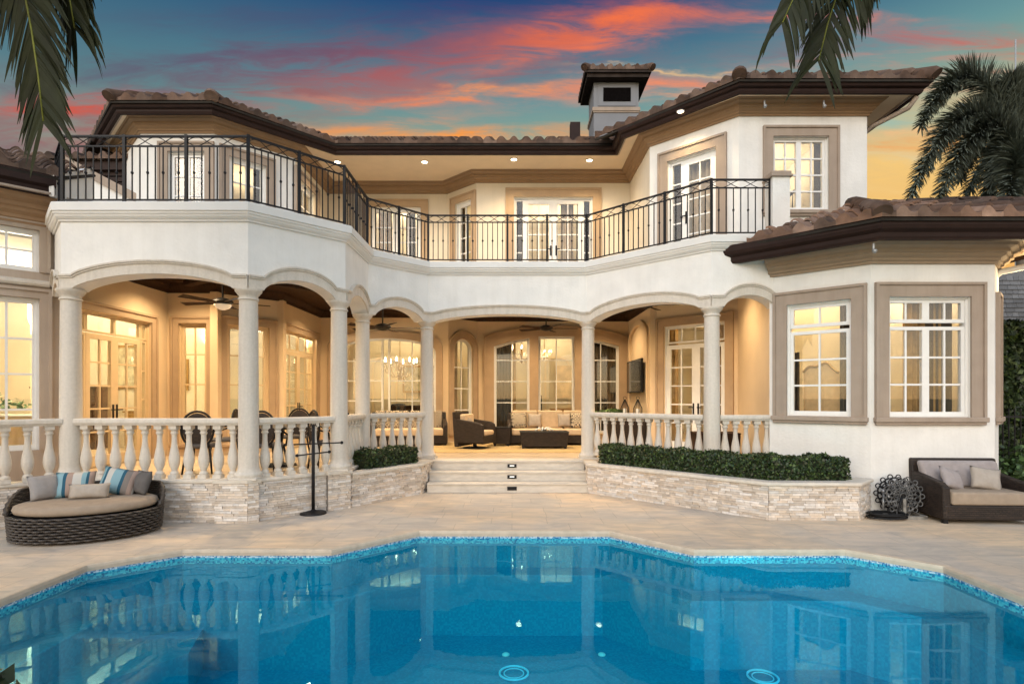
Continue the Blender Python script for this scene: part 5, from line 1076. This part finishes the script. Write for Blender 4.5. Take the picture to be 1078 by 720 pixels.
# patio lounge group
o, hw, hd, at = wicker_chair('swivel_chair', (-.93, 14.15, Z0), R(68), .80, .82, 'dark wicker swivel chair seen from its side between the columns', 'armchair', armh=.66, backh=.92, seat_z=.34, swivel=True)
cushion(-hw + at, hw - at, -hd + .01, hd - .16, .34, .46, 'beige', o); cushion(-hw + at + .02, hw - at - .02, hd - .26, hd - .12, .46, .86, 'beige', o, 'back_cushion')
pillow((-1.12, 14.22, 1.24), .38, .36, .14, 'linen', 'pale pillow against the back of the wicker swivel chair', R(-18), R(68))
SX = (1.05, 15.35)
o, hw, hd, at = wicker_chair('sofa', (SX[0], SX[1], Z0), 0, 2.35, .86, 'long dark wicker sofa with beige cushions under the middle patio windows', 'sofa', armh=.58, backh=.84, seat_z=.28)
for k in range(3): w3 = (2 * (hw - at)) / 3; cushion(-hw + at + w3 * k + .005, -hw + at + w3 * (k + 1) - .005, -hd - .01, hd - .2, .28, .44, 'beige', o); cushion(-hw + at + w3 * k + .01, -hw + at + w3 * (k + 1) - .01, hd - .30, hd - .12, .44, .92, 'beige', o, 'back_cushion')
G = 'pillows on the long patio sofa'
for x, m, lab, s in ((.18, 'dots', 'black and white patterned pillow at the swivel chair end of the sofa', .44), (.62, 'linen', 'plain beige pillow next to the first patterned one on the sofa', .36), (1.42, 'linen', 'plain beige pillow on the sofa beyond the middle cushion', .36), (1.80, 'dots', 'black and white patterned pillow on the sofa beside the entrance column', .44)):
    pillow((x, SX[1] - .02, Z0 + .66), s, s, .15, m, lab, R(-16), R(random.uniform(-8, 8)), group=G)
def table_box(name, loc, rz, wd, dp, h, label, cat, m='wicker', top=None, taper=.04):
    o = empty(name, loc, rz, label, cat); a, b = wd / 2, dp / 2
    q = MB(); q.hexa([(-a + taper, -b + taper, .06), (a - taper, -b + taper, .06), (a - taper, b - taper, .06), (-a + taper, b - taper, .06)], [(-a, -b, h - .02), (a, -b, h - .02), (a, b, h - .02), (-a, b, h - .02)]); bevel(finish(q, 'body', M[m], o, world=False), .01)
    q = MB(); q.box(-a - .01, a + .01, -b - .01, b + .01, h - .02, h); bevel(finish(q, 'tabletop', M[top or 'black'], o, world=False), .006)
    for sx in (-1, 1):
        for sy in (-1, 1): q = MB(); q.box(sx * (a - taper - .04) - .03, sx * (a - taper - .04) + .03, sy * (b - taper - .04) - .03, sy * (b - taper - .04) + .03, 0, .062); finish(q, 'leg', M['black'], o, world=False)
    return o
table_box('coffee_table', (.80, 14.2, Z0), 0, 1.2, .65, .43, 'low dark wicker coffee table in front of the long patio sofa', 'coffee table')
table_box('side_table', (-.28, 14.9, Z0), 0, .50, .50, .50, 'square dark wicker side table between swivel chair and sofa', 'side table')
q = MB()
for k in range(7): a = k * .9; q.tube([(.8 + .02 * k - .08, 14.2, Z0 + .45), (.8 + .12 * math.cos(a), 14.2 + .1 * math.sin(a), Z0 + .52), (.8 + .24 * math.cos(a), 14.2 + .16 * math.sin(a), Z0 + .45)], .014, 6)
tag(finish(q, 'table_ornament', M['white'], smooth=True), 'white branching coral ornament on the wicker coffee table', 'ornament')
o, hw, hd, at = wicker_chair('loveseat', (-2.75, 15.1, Z0), R(10), 2.0, .86, 'dark wicker loveseat with cream patterned cushions behind the short balustrade', 'sofa', armh=.62, backh=.88, seat_z=.28)
for k in range(2): w3 = (hw - at); cushion(-hw + at + w3 * k + .005, -hw + at + w3 * (k + 1) - .005, -hd - .01, hd - .2, .28, .46, 'beige', o); cushion(-hw + at + w3 * k + .01, -hw + at + w3 * (k + 1) - .01, hd - .32, hd - .12, .46, .92, 'dots', o, 'back_cushion')
rg = MB(); rg.box(-2.2, 2.5, 13.0, 15.9, Z0 + .004, Z0 + .014); tag(finish(rg, 'rug', M['rug']), 'straw coloured rug under the patio sofa and table', 'rug')
# TV, console, lanterns
w = lw[9]; tv = empty('television', w.T(1.4, .12, 2.4), 0, 'black flat television mounted in the arched niche', 'television'); s0, s1 = w.at(664.5), w.at(680)
q = MB(); q.box(s0, s1, .07, .13, 1.95, 2.85, w.T); bevel(finish(q, 'casing', M['black'], tv), .01); q = MB(); q.box(s0 + .03, s1 - .03, .129, .133, 1.98, 2.82, w.T); finish(q, 'screen', M['screen'], tv)
table_box('console', (3.0, 15.2, Z0), 0, .8, 1.9, .80, 'long dark console under the television', 'console', m='wicker')
def lantern(x, y, z, label):
    o = empty('lantern', (x, y, z), 0, label, 'lantern', 'lanterns on the patio console'); q = MB(); q.lathe([(.11, 0), (.11, .02)], n=16)
    for k in range(8):
        a = 2 * PI * k / 8; q.tube([(.105 * math.cos(a), .105 * math.sin(a), .02), (.11 * math.cos(a), .11 * math.sin(a), .2), (.06 * math.cos(a), .06 * math.sin(a), .31), (.018 * math.cos(a), .018 * math.sin(a), .42)], .007, 5)
    q.tube([(.04 * math.cos(t), 0, .46 + .04 * math.sin(t)) for t in np.linspace(0, 2 * PI, 16, False)], .006, 5, closed=True); finish(q, 'cage', M['iron'], o, world=False)
    q = MB(); q.lathe([(.05, .02), (.05, .18), (.045, .19)], n=14); finish(q, 'candle', M['white'], o, world=False, auto=40)
lantern(2.95, 14.75, Z0 + .80, 'black wire lantern nearest the television on the console'); lantern(3.2, 14.35, Z0 + .80, 'black wire lantern at the door end of the console')
P = []; Nn = []
for _ in range(500):
    a = random.random() * 2 * PI; r = abs(random.gauss(0, .16)); P.append((2.75 + r * math.cos(a) * 1.3, 15.3 + r * math.sin(a), Z0 + .84 + random.uniform(0, .12) * (1 - r))); Nn.append((math.cos(a), math.sin(a), 1))
pt = leaf_mesh(P, Nn, .05, [(.06, .12, .03), (.10, .17, .04)], 'low_plant', M['leafg']); tag(pt, 'low leafy green plant on the console beside the lanterns', 'plant')
# brown chest
table_box('storage_chest', (4.05, 11.3, Z0), R(-5), .85, .6, .58, 'brown storage chest behind the last three balusters by the bay', 'chest', m='darkwood', top='darkwood', taper=.01)
# dining set behind the first balustrade
def dining_chair(loc, rz, label):
    o = empty('dining_chair', loc, rz, label, 'chair', 'dining chairs round the patio table'); q = MB(); q.lathe([(.02, .43), (.23, .43), (.25, .46), (.23, .50), (.02, .51)], n=20); finish(q, 'seat', M['darkgrey'], o, world=False, smooth=True)
    fr = [(.25 * math.cos(t), .20, .74 + .30 * math.sin(t)) for t in np.linspace(0, 2 * PI, 28, False)]; q = MB(); q.tube(fr, .020, 6, closed=True); q.tube([(-.17, .20, .43), (-.17, .20, .52)], .02, 6); q.tube([(.17, .20, .43), (.17, .20, .52)], .02, 6); finish(q, 'back_frame', M['black'], o, world=False, smooth=True)
    q = MB(); q.lathe([(.005, -.012), (.9, -.01), (.9, .01), (.005, .012)], n=24, T=lambda x, y, z: (x * .25, .20 + z, .74 + y * .30)); finish(q, 'backrest', M['wicker'], o, world=False)
    for sx in (-1, 1):
        q = MB(); q.tube([(sx * .25, .18, .78), (sx * .29, .0, .68), (sx * .26, -.17, .62), (sx * .21, -.18, .44)], .018, 6); finish(q, 'arm', M['black'], o, world=False, smooth=True)
        for sy in (-1, 1): q = MB(); q.tube([(sx * .18, sy * .17, .44), (sx * .23, sy * .22, 0)], [.022, .015], 6); finish(q, 'leg', M['black'], o, world=False, smooth=True)
    return o
tx, ty = -4.35, 10.55
spots = [((-5.25, 9.55), 190, 'dark round backed dining chair behind the long balustrade, nearest the daybed'), ((-4.15, 9.62), 172, 'dark round backed dining chair just past the second column'), ((-3.35, 10.1), 130, 'dark round backed dining chair at the corner nearest the towel stand'), ((-3.25, 11.2), 60, 'dark round backed dining chair on the side of the patio table by the glazed door'), ((-4.5, 11.7), -5, 'dark round backed dining chair on the far side of the patio table'), ((-5.55, 10.9), -80, 'dark round backed dining chair at the house end of the patio table')]
proto = None
for (x, y), a, lab in spots:
    if proto is None: proto = dining_chair((x, y, Z0), R(a), lab)
    else: c = copy_tree(proto); c.location = (x, y, Z0); c.rotation_euler = (0, 0, R(a)); c['label'] = lab
t = empty('dining_table', (tx, ty, Z0), 0, 'round dark patio dining table among round backed chairs', 'table'); q = MB(); q.lathe([(.02, .72), (.60, .72), (.62, .735), (.60, .75), (.02, .75)], n=36); finish(q, 'tabletop', M['black'], t, world=False, auto=40)
q = MB(); q.lathe([(.32, 0), (.30, .03), (.08, .06), (.06, .4), (.09, .66), (.25, .72)], n=20); finish(q, 'pedestal', M['iron'], t, world=False, auto=50)
# indoor silhouettes: dining chairs and a bar chair behind the windows
def slat_chair(loc, rz, label, h=1.05, m='black'):
    o = empty('indoor_chair', loc, rz, label, 'chair', 'chairs inside the house'); q = MB(); q.box(-.23, .23, -.22, .22, .43, .49); bevel(finish(q, 'seat', M['beige'], o, world=False), .02)
    for sx in (-1, 1):
        q = MB(); q.tube([(sx * .21, .20, 0), (sx * .20, .21, .5), (sx * .22, .27, .8), (sx * .20, .36, h)], .022, 6); finish(q, 'rear_leg', M[m], o, world=False, smooth=True); q = MB(); q.tube([(sx * .21, -.2, 0), (sx * .2, -.2, .45)], .022, 6); finish(q, 'front_leg', M[m], o, world=False)
    q = MB(); q.tube([(-.20, .36, h), (0, .38, h + .015), (.20, .36, h)], .028, 6); q.box(-.05, .05, .22, .34, .5, h); finish(q, 'backrest', M[m], o, world=False)
slat_chair((-3.6, 17.6, Z0), R(200), 'dark chair inside the wide arched window under the chandelier'); slat_chair((-2.5, 17.7, Z0), R(160), 'dark chair inside the wide arched window, nearer the entrance column'); slat_chair((1.15, 17.8, Z0), R(100), 'dark bow backed chair inside the middle patio window', 1.35)
q = MB(); q.box(-.7, .7, -.35, .35, .86, .92); q.box(-.65, .65, -.3, .3, 0, .86); o = finish(q, 'kitchen_island', mat('honey_wood', (.45, .25, .09), .4, .2, 4)); o.location = (1.95, 18.4, Z0); tag(o, 'honey wood counter inside the middle patio window', 'counter')
q = MB(); q.box(-.55, .55, 0, .04, -.6, .6); q.box(-.48, .48, -.02, .0, -.52, .52); o = finish(q, 'wall_picture', mat('pale_picture', (.80, .62, .36), .5, .25, 3)); o.location = (2.15, 20.9, 2.4); tag(o, 'framed pale picture on the room wall beyond the middle patio window', 'picture')
for (px, D, m_, lab) in ((25, 10.4, 'dots', 'white table laid with plants and bowls inside the wing window'),):
    t = table_box('buffet_table', (-9.3, 10.2, 0), 0, 2.2, .9, 1.5, lab, 'table', m='creamframe', top='white')
P = [(-9.6 + random.gauss(0, .35), 10.1 + random.gauss(0, .15), 1.62 + abs(random.gauss(0, .09))) for _ in range(400)]; pt = leaf_mesh(P, [(0, 0, 1)] * 400, .07, [(.06, .13, .05), (.1, .2, .08)], 'indoor_plant', M['leafg']); tag(pt, 'green leafy arrangement on the table inside the wing window', 'plant')

# --- towel stand
o = empty('towel_stand', (-3.10, 8.80, 0), 0, 'black metal towel stand with crossbars on a round base before the balustrade', 'towel stand'); X0, Y0 = -3.10, 8.80
q = MB(); q.lathe([(.20, 0), (.20, .015), (.19, .03), (.14, .035), (.05, .05), (.03, .07)], n=32); finish(q, 'base', M['iron'], o, world=False, auto=40)
q = MB(); q.tube([(0, 0, .05), (0, 0, 1.36)], .026, 12); finish(q, 'pole', M['iron'], o, world=False, smooth=True)
q = MB(); q.tube([(-.05, 0, 1.36), (-.035, 0, 1.40), (0, 0, 1.34), (.035, 0, 1.40), (.05, 0, 1.36)], .012, 8); q.ball((0, 0, 1.37), .03); finish(q, 'finial', M['iron'], o, world=False, smooth=True)
for a, b in (((-.43, -.02, 1.075), (.43, .05, 1.105)), ((-.20, -.14, .92), (.20, .16, .95))):
    q = MB(); q.tube([a, b], .011, 8); q.ball(a, .026); q.ball(b, .026); finish(q, 'crossbar', M['iron'], o, world=False, smooth=True)

# --- ornate garden fan / hose reel and hose
o = empty('hose_reel', (5.88, 8.58, 0), R(-8), 'ornate openwork metal hose reel with two lacy round sides beside the planter', 'hose reel')
def lace(yy, m, sx=1.0):
    q = MB(); c = (0, yy, .335); cir = lambda r, cx_=0, cz=0, n_=20: [(cx_ + r * math.cos(t), yy, .335 + cz + r * math.sin(t)) for t in np.linspace(0, 2 * PI, n_, False)]
    q.tube(cir(.235, n_=32), .009, 5, True); q.tube(cir(.13), .009, 5, True); q.tube(cir(.045), .012, 5, True)
    for k in range(14): a = 2 * PI * k / 14; q.tube(cir(.034, .258 * math.cos(a), .258 * math.sin(a), 12), .009, 5, True); q.tube([(.05 * math.cos(a), yy, .335 + .05 * math.sin(a)), (.13 * math.cos(a + .2), yy, .335 + .13 * math.sin(a + .2)), (.235 * math.cos(a), yy, .335 + .235 * math.sin(a))], .008, 5)
    for k in range(14): a = 2 * PI * k / 14 + .2; q.tube(cir(.040, .205 * math.cos(a), .205 * math.sin(a), 12), .009, 5, True)
    for k in range(10): a = 2 * PI * k / 10; q.tube(cir(.034, .16 * math.cos(a), .18 * math.sin(a), 12), .008, 5, True); q.tube(cir(.022, .088 * math.cos(a), .088 * math.sin(a), 10), .007, 5, True)
    return q
finish(lace(-.13, 'steel'), 'side_disc', mat('worn_silver_metal', (.10, .10, .10), .5, .8, 14, metal=.4), o, world=False, smooth=True)
finish(lace(.13, 'iron'), 'side_disc', M['iron'], o, world=False, smooth=True)
q = MB(); q.lathe([(.11, -.12), (.11, .12)], n=20, T=lambda x, y, z: (x, z, .335 + y)); finish(q, 'drum', M['black'], o, world=False)
q = MB(); q.box(-.26, .30, -.20, -.15, .0, .05); q.box(-.26, .30, .15, .20, .0, .05); q.box(-.26, -.2, -.2, .2, .02, .06); q.box(.24, .30, -.2, .2, .02, .06); q.box(-.02, .02, -.17, -.14, .03, .30); q.box(-.02, .02, .14, .17, .03, .30); finish(q, 'base_frame', mat('weathered_metal', (.20, .19, .17), .6, .4, 12), o, world=False)
pts = []
for k in range(90): a = k * .28; r = .20 + .03 * math.sin(k * .11); pts.append((5.60 + r * 1.25 * math.cos(a), 8.42 + r * .75 * math.sin(a), .022 + .018 * (k / 22)))
pts += [(5.75, 8.40, .12), (5.80, 8.42, .25), (5.84, 8.45, .33)]
h = MB(); h.tube(pts, .014, 7); tag(finish(h, 'garden_hose', M['black'], smooth=True), 'black garden hose coiled on the deck beside the ornate reel', 'hose')
fq = MB(); fq.tube([(5.66, 8.60, 0), (5.66, 8.60, .36)], .014, 8); fq.tube([(5.66, 8.62, .36), (5.66, 8.50, .36), (5.66, 8.47, .31)], .014, 8); fq.ball((5.66, 8.6, .39), .03); tag(finish(fq, 'garden_tap', M['steel'], smooth=True), 'small metal tap standing at the end of the stone planter', 'tap')

# ------------------------------------------------------------------ palms
def frond_mesh(base, tip, sag, L_leaf, n_leaf, width, mleaf, mrib, parent, droop=.6, plum=0, name='frond', up=(0, 0, 1), tipdroop=1.0, rib=.02, fold=.35, ctrl=None, side=None, hang=0):
    base = Vector(base); tip = Vector(tip); q = MB(); rb = MB(); K = 24; pts = []
    for k in range(K + 1):
        t = k / K
        if ctrl: c1, c2 = Vector(ctrl[0]), Vector(ctrl[1]); p = base * (1 - t) ** 3 + c1 * 3 * t * (1 - t) ** 2 + c2 * 3 * t * t * (1 - t) + tip * t ** 3
        else: p = base.lerp(tip, t); p.z += sag * 4 * t * (1 - t)
        pts.append(p)
    rb.tube(pts, [rib * (1 - .85 * k / K) + .003 for k in range(K + 1)], 6)
    for i in range(n_leaf):
        t = .12 + .88 * (i + random.random()) / n_leaf; k = min(K - 1, int(t * K)); p = pts[k].lerp(pts[k + 1], t * K - k); d = (pts[k + 1] - pts[k]).normalized(); sd = Vector(side) if side else d.cross(Vector(up)); sd = sd.normalized() if sd.length > 1e-3 else Vector((1, 0, 0)); nn = sd.cross(d)
        ln = L_leaf * (.45 + .55 * math.sin(PI * min(1, .15 + t * .9))) * random.uniform(.85, 1.1)
        if plum: ang = random.uniform(0, 2 * PI); out = sd * math.cos(ang) + nn * math.sin(ang)
        else: s = 1 if i % 2 else -1; out = sd * s + nn * fold * random.uniform(.5, 1.4)
        dr = (out * (.85 if not ctrl else .50) + d * random.uniform(.55, .85)).normalized(); cur = p.copy(); seg = 5; prev = None; wd0 = width * random.uniform(.8, 1.15); flat = dr.cross(nn).normalized()
        vs = []; tw_ = Vector((random.uniform(-.5, .5), random.uniform(-.5, .5), random.uniform(-.5, .5)))
        for j in range(seg + 1):
            u = j / seg; wd = wd0 * (math.sin(PI * min(1, .18 + .82 * u)) ** .7) * (1 if u < 1 else 0) + .0015
            side_ = dr.cross(nn + Vector((0, 0, .001)) if not plum else out) + tw_; side_ = side_.normalized() if side_.length > .05 else flat
            vs += [cur + side_ * wd, cur - side_ * wd + Vector((0, 0, -wd * .3))]
            cur = cur + dr * ln / seg; dr = (dr + Vector((0, 0, -droop * (.3 + u) * .55))).normalized()
        q.add(vs, [(2 * j, 2 * j + 1, 2 * j + 3, 2 * j + 2) for j in range(seg)])
    f = finish(q, name, mleaf, parent, world=True); finish(rb, 'rachis', mrib, f, world=True, smooth=True); return f
def palm(x, y, h, crown_pts, label, *, r=.13, near=True, group=None, L_leaf=.75, n=90, wd=.022, plum=0, droop=.8, rib=.02, ground=0):
    root = empty('palm_tree', (x, y, ground), 0, label, 'palm tree', group); q = MB(); pr = [(r * 1.6, 0), (r * 1.2, .25), (r, .8)]
    for k in range(16): z = .8 + (h - ground - .8) * k / 16; pr += [(r * 1.04, z), (r * .95, z + (h - ground - .8) / 32)]
    q.lathe(pr + [(r * .6, h - ground)], (x, y, ground), 16); finish(q, 'trunk', M['bark'], root, smooth=True)
    q = MB(); q.lathe([(r * 1.1, 0), (r * 1.0, .5), (r * .5, 1.0)], (x, y, h - .6), 14); finish(q, 'crownshaft', M['palmrib'] if near else M['palmfar'], root, smooth=True)
    for (tp, sg, *more) in crown_pts:
        kw = more[0] if more else {}; kw = dict(kw)
        frond_mesh((x, y, h + .25), tp, sg, L_leaf, n, wd, M['palmnear'] if near else M['palmfar'], M['palmrib'] if near else M['palmfar'], root, droop=kw.pop('droop', droop), plum=plum, rib=rib, **kw)
    return root
def pw_(px, py, D): return ((px - 539) * D / 594, D, zat(py, D))
# near palm on the left: one frond hangs into view, the rest spread away
x, y, h = -4.75, 3.3, 5.3
tips = [((-3.28, 3.95, zat(128, 3.95)), 0, dict(ctrl=((-4.2, 3.5, 6.5), (-3.46, 3.85, 6.4)), side=(.97, -.2, 0), droop=.35, fold=.1)), ((-4.05, 4.2, zat(-30, 4.2)), .9), ((-3.10, 4.0, zat(30, 4.0)), 0, dict(ctrl=((-4.3, 3.5, 6.5), (-3.3, 3.9, 6.3)), side=(.9, -.4, 0), droop=.9))]
for a, L_, dz in ((200, 2.4, -.4), (150, 2.3, .3), (250, 2.4, .2), (300, 2.3, -.3), (110, 2.2, 1.0), (60, 1.6, 1.9)): tips.append(((x + L_ * math.cos(R(a)), y + L_ * math.sin(R(a)), h + dz), .9))
palm(x, y, h, tips, 'coconut palm at the pool edge whose long green frond hangs beside the balcony', L_leaf=.92, n=460, wd=.0135, droop=.95, rib=.018)
x, y, h = 6.1, 4.6, 6.5
tips = [(pw_(862, 64, 5.2), 0, dict(ctrl=((5.4, 4.8, 7.6), (3.35, 5.1, 7.6)), side=(.97, -.2, 0), droop=.55, fold=.1)), (pw_(824, 24, 5.0), 0, dict(ctrl=((5.4, 4.7, 7.9), (3.4, 4.9, 7.6)), side=(.9, -.4, 0), droop=1.2)), (pw_(905, -8, 5.4), 0, dict(ctrl=((5.6, 4.9, 7.2), (3.6, 5.3, 7.3)), side=(.9, .2, 0), droop=1.2))]
for a, L_, dz in ((20, 2.3, -.2), (320, 2.3, .3), (260, 2.4, -.2), (70, 2.2, .6), (120, 1.8, 1.9)): tips.append(((x + L_ * math.cos(R(a)), y + L_ * math.sin(R(a)), h + dz), .9))
palm(x, y, h, tips, 'coconut palm whose drooping frond tip hangs over the main roof edge', L_leaf=1.0, n=480, wd=.0145, droop=1.25, rib=.018)
# distant foxtail palms behind the bay roof
D = 19.5; cx_, cz_ = (1078 - 539) * D / 594, zat(172, D)
tips = [(pw_(970, 132, D), 2.2), (pw_(956, 214, D), 2.2), (pw_(985, 222, D), 1.8), (pw_(1035, 232, D), 1.2), (pw_(1058, 100, D), 1.2), (pw_(1100, 90, D), 1.2), (pw_(1150, 120, D), 2), (pw_(1170, 200, D), 2), (pw_(1010, 190, D + 1.5), 1.4), (pw_(1060, 230, D - 1.5), .8), (pw_(1120, 230, D), 1), (pw_(992, 150, D + 2), 1.2)]
palm(cx_, D, cz_, tips, 'dark bushy foxtail palm behind the bay roof', near=False, L_leaf=.85, n=1300, wd=.022, plum=1, droop=.16, rib=.05, r=.2, group='foxtail palms behind the house')
D = 23; tips = [(pw_(1062, 60 + 95, D), 2.4), (pw_(1078, 118, D), 2.2), (pw_(1040, 205, D), 1.8), (pw_(1120, 110, D), 1.8), (pw_(1170, 170, D), 2), (pw_(1090, 215, D), 1), (pw_(1010, 225, D), 2.0)]
palm((1110 - 539) * D / 594, D, zat(165, D), tips, 'darker foxtail palm farther back at the side of the house', near=False, L_leaf=.9, n=1000, wd=.024, plum=1, droop=.16, rib=.05, r=.2, group='foxtail palms behind the house')
q = MB(); p = pw_(1069, 110, 24); q.tube([(p[0], p[1], 0), (p[0], p[1], zat(42, 24))], .03, 6); tag(finish(q, 'flag_pole', M['steel']), 'thin bare mast rising behind the foxtail palms', 'mast')
# tall hedge, fence and neighbour wall at the right edge
hedge_run([(8.55, 11.6), (13.5, 11.6)], 1.2, 0, 3.35, 900, .075, 'tall dark clipped hedge beyond the corner of the bay', greens=[(.02, .035, .012), (.035, .06, .018), (.06, .09, .02), (.015, .028, .01)])
P = []; Nn = []
for _ in range(1500):
    a = random.random() * 2 * PI; r = abs(random.gauss(0, .32)); P.append((9.4 + r * math.cos(a) * 1.5, 10.4 + r * math.sin(a) * .8, .05 + abs(random.gauss(.3, .25)))); Nn.append((math.cos(a), math.sin(a), .6))
tag(leaf_mesh(P, Nn, .07, [(.05, .10, .03), (.08, .14, .04), (.03, .06, .02)], 'garden_shrub', M['leafg']), 'loose green shrub in front of the iron fence beside the bay', 'shrub')
fe = empty('iron_fence', (8.1, 10.9, 0), 0, 'black iron picket fence beside the bay corner', 'fence')
q = MB(); q.box(8.06, 12.5, 10.88, 10.92, .15, .19); q.box(8.06, 12.5, 10.88, 10.92, 1.42, 1.46); finish(q, 'fence_rail', M['iron'], fe)
for k in range(38): q = MB(); q.box(8.1 + k * .115 - .009, 8.1 + k * .115 + .009, 10.891, 10.909, .02, 1.6); finish(q, 'picket', M['iron'], fe)
nb = empty('neighbour_house', (12, 16, 0), 0, 'grey house wall with shingled siding beyond the tall hedge', 'house')
q = MB(); q.tone = (.16, .16, .165); q.box(9.6, 20, 15, 20, 0, 5.2)
for r in range(22):
    s = 9.6
    while s < 19.5: L_ = random.uniform(.12, .3); k_ = random.uniform(.7, 1.2); q.tone = (.15 * k_, .15 * k_, .155 * k_); q.hexa([(s, 14.96, 2.4 + r * .12), (s + L_, 14.96, 2.4 + r * .12), (s + L_, 15, 2.4 + r * .12), (s, 15, 2.4 + r * .12)], [(s, 14.985, 2.53 + r * .12), (s + L_, 14.985, 2.53 + r * .12), (s + L_, 15, 2.53 + r * .12), (s, 15, 2.53 + r * .12)]); s += L_ + .008
q.tone = None; finish(q, 'shingled_wall', M['stone'], nb)
# potted plant at the near pool edge
o = empty('potted_plant', (-1.96, 1.93, 0), 0, 'dark leafed potted shrub at the near pool edge', 'plant'); q = MB(); q.lathe([(.13, 0), (.17, .2), (.2, .4), (.22, .42), (.2, .44), (.18, .40), (.02, .38)], n=24); finish(q, 'pot', M['cast'], o, world=False, auto=50)
P = []; Nn = []
for _ in range(700):
    v = rng.normal(0, 1, 3); v /= np.linalg.norm(v); r = .22 * random.random() ** .4; P.append((v[0] * r, v[1] * r, .66 + v[2] * r * 1.0)); Nn.append(tuple(v))
leaf_mesh(P, Nn, .05, GREENS, 'foliage', M['leafg'], o)
# underwater lamp in the side wall of the pool
q = MB(); q.lathe([(.13, 0), (.13, .03), (.10, .04)], n=24, T=lambda x, y, z: (4.628 - z, 3.2 + x, -.60 + y)); ul = finish(q, 'pool_light', mat('pool_lamp_lens', (.8, .95, 1), .3, emit=(.5, .95, 1), estr=3), auto=40); tag(ul, 'round underwater lamp glowing in the pool side wall', 'pool light')
lamp_obj('POINT', 'pool_lamp_glow', (4.1, 3.1, -.85), 130, (.30, .95, 1), radius=.25)
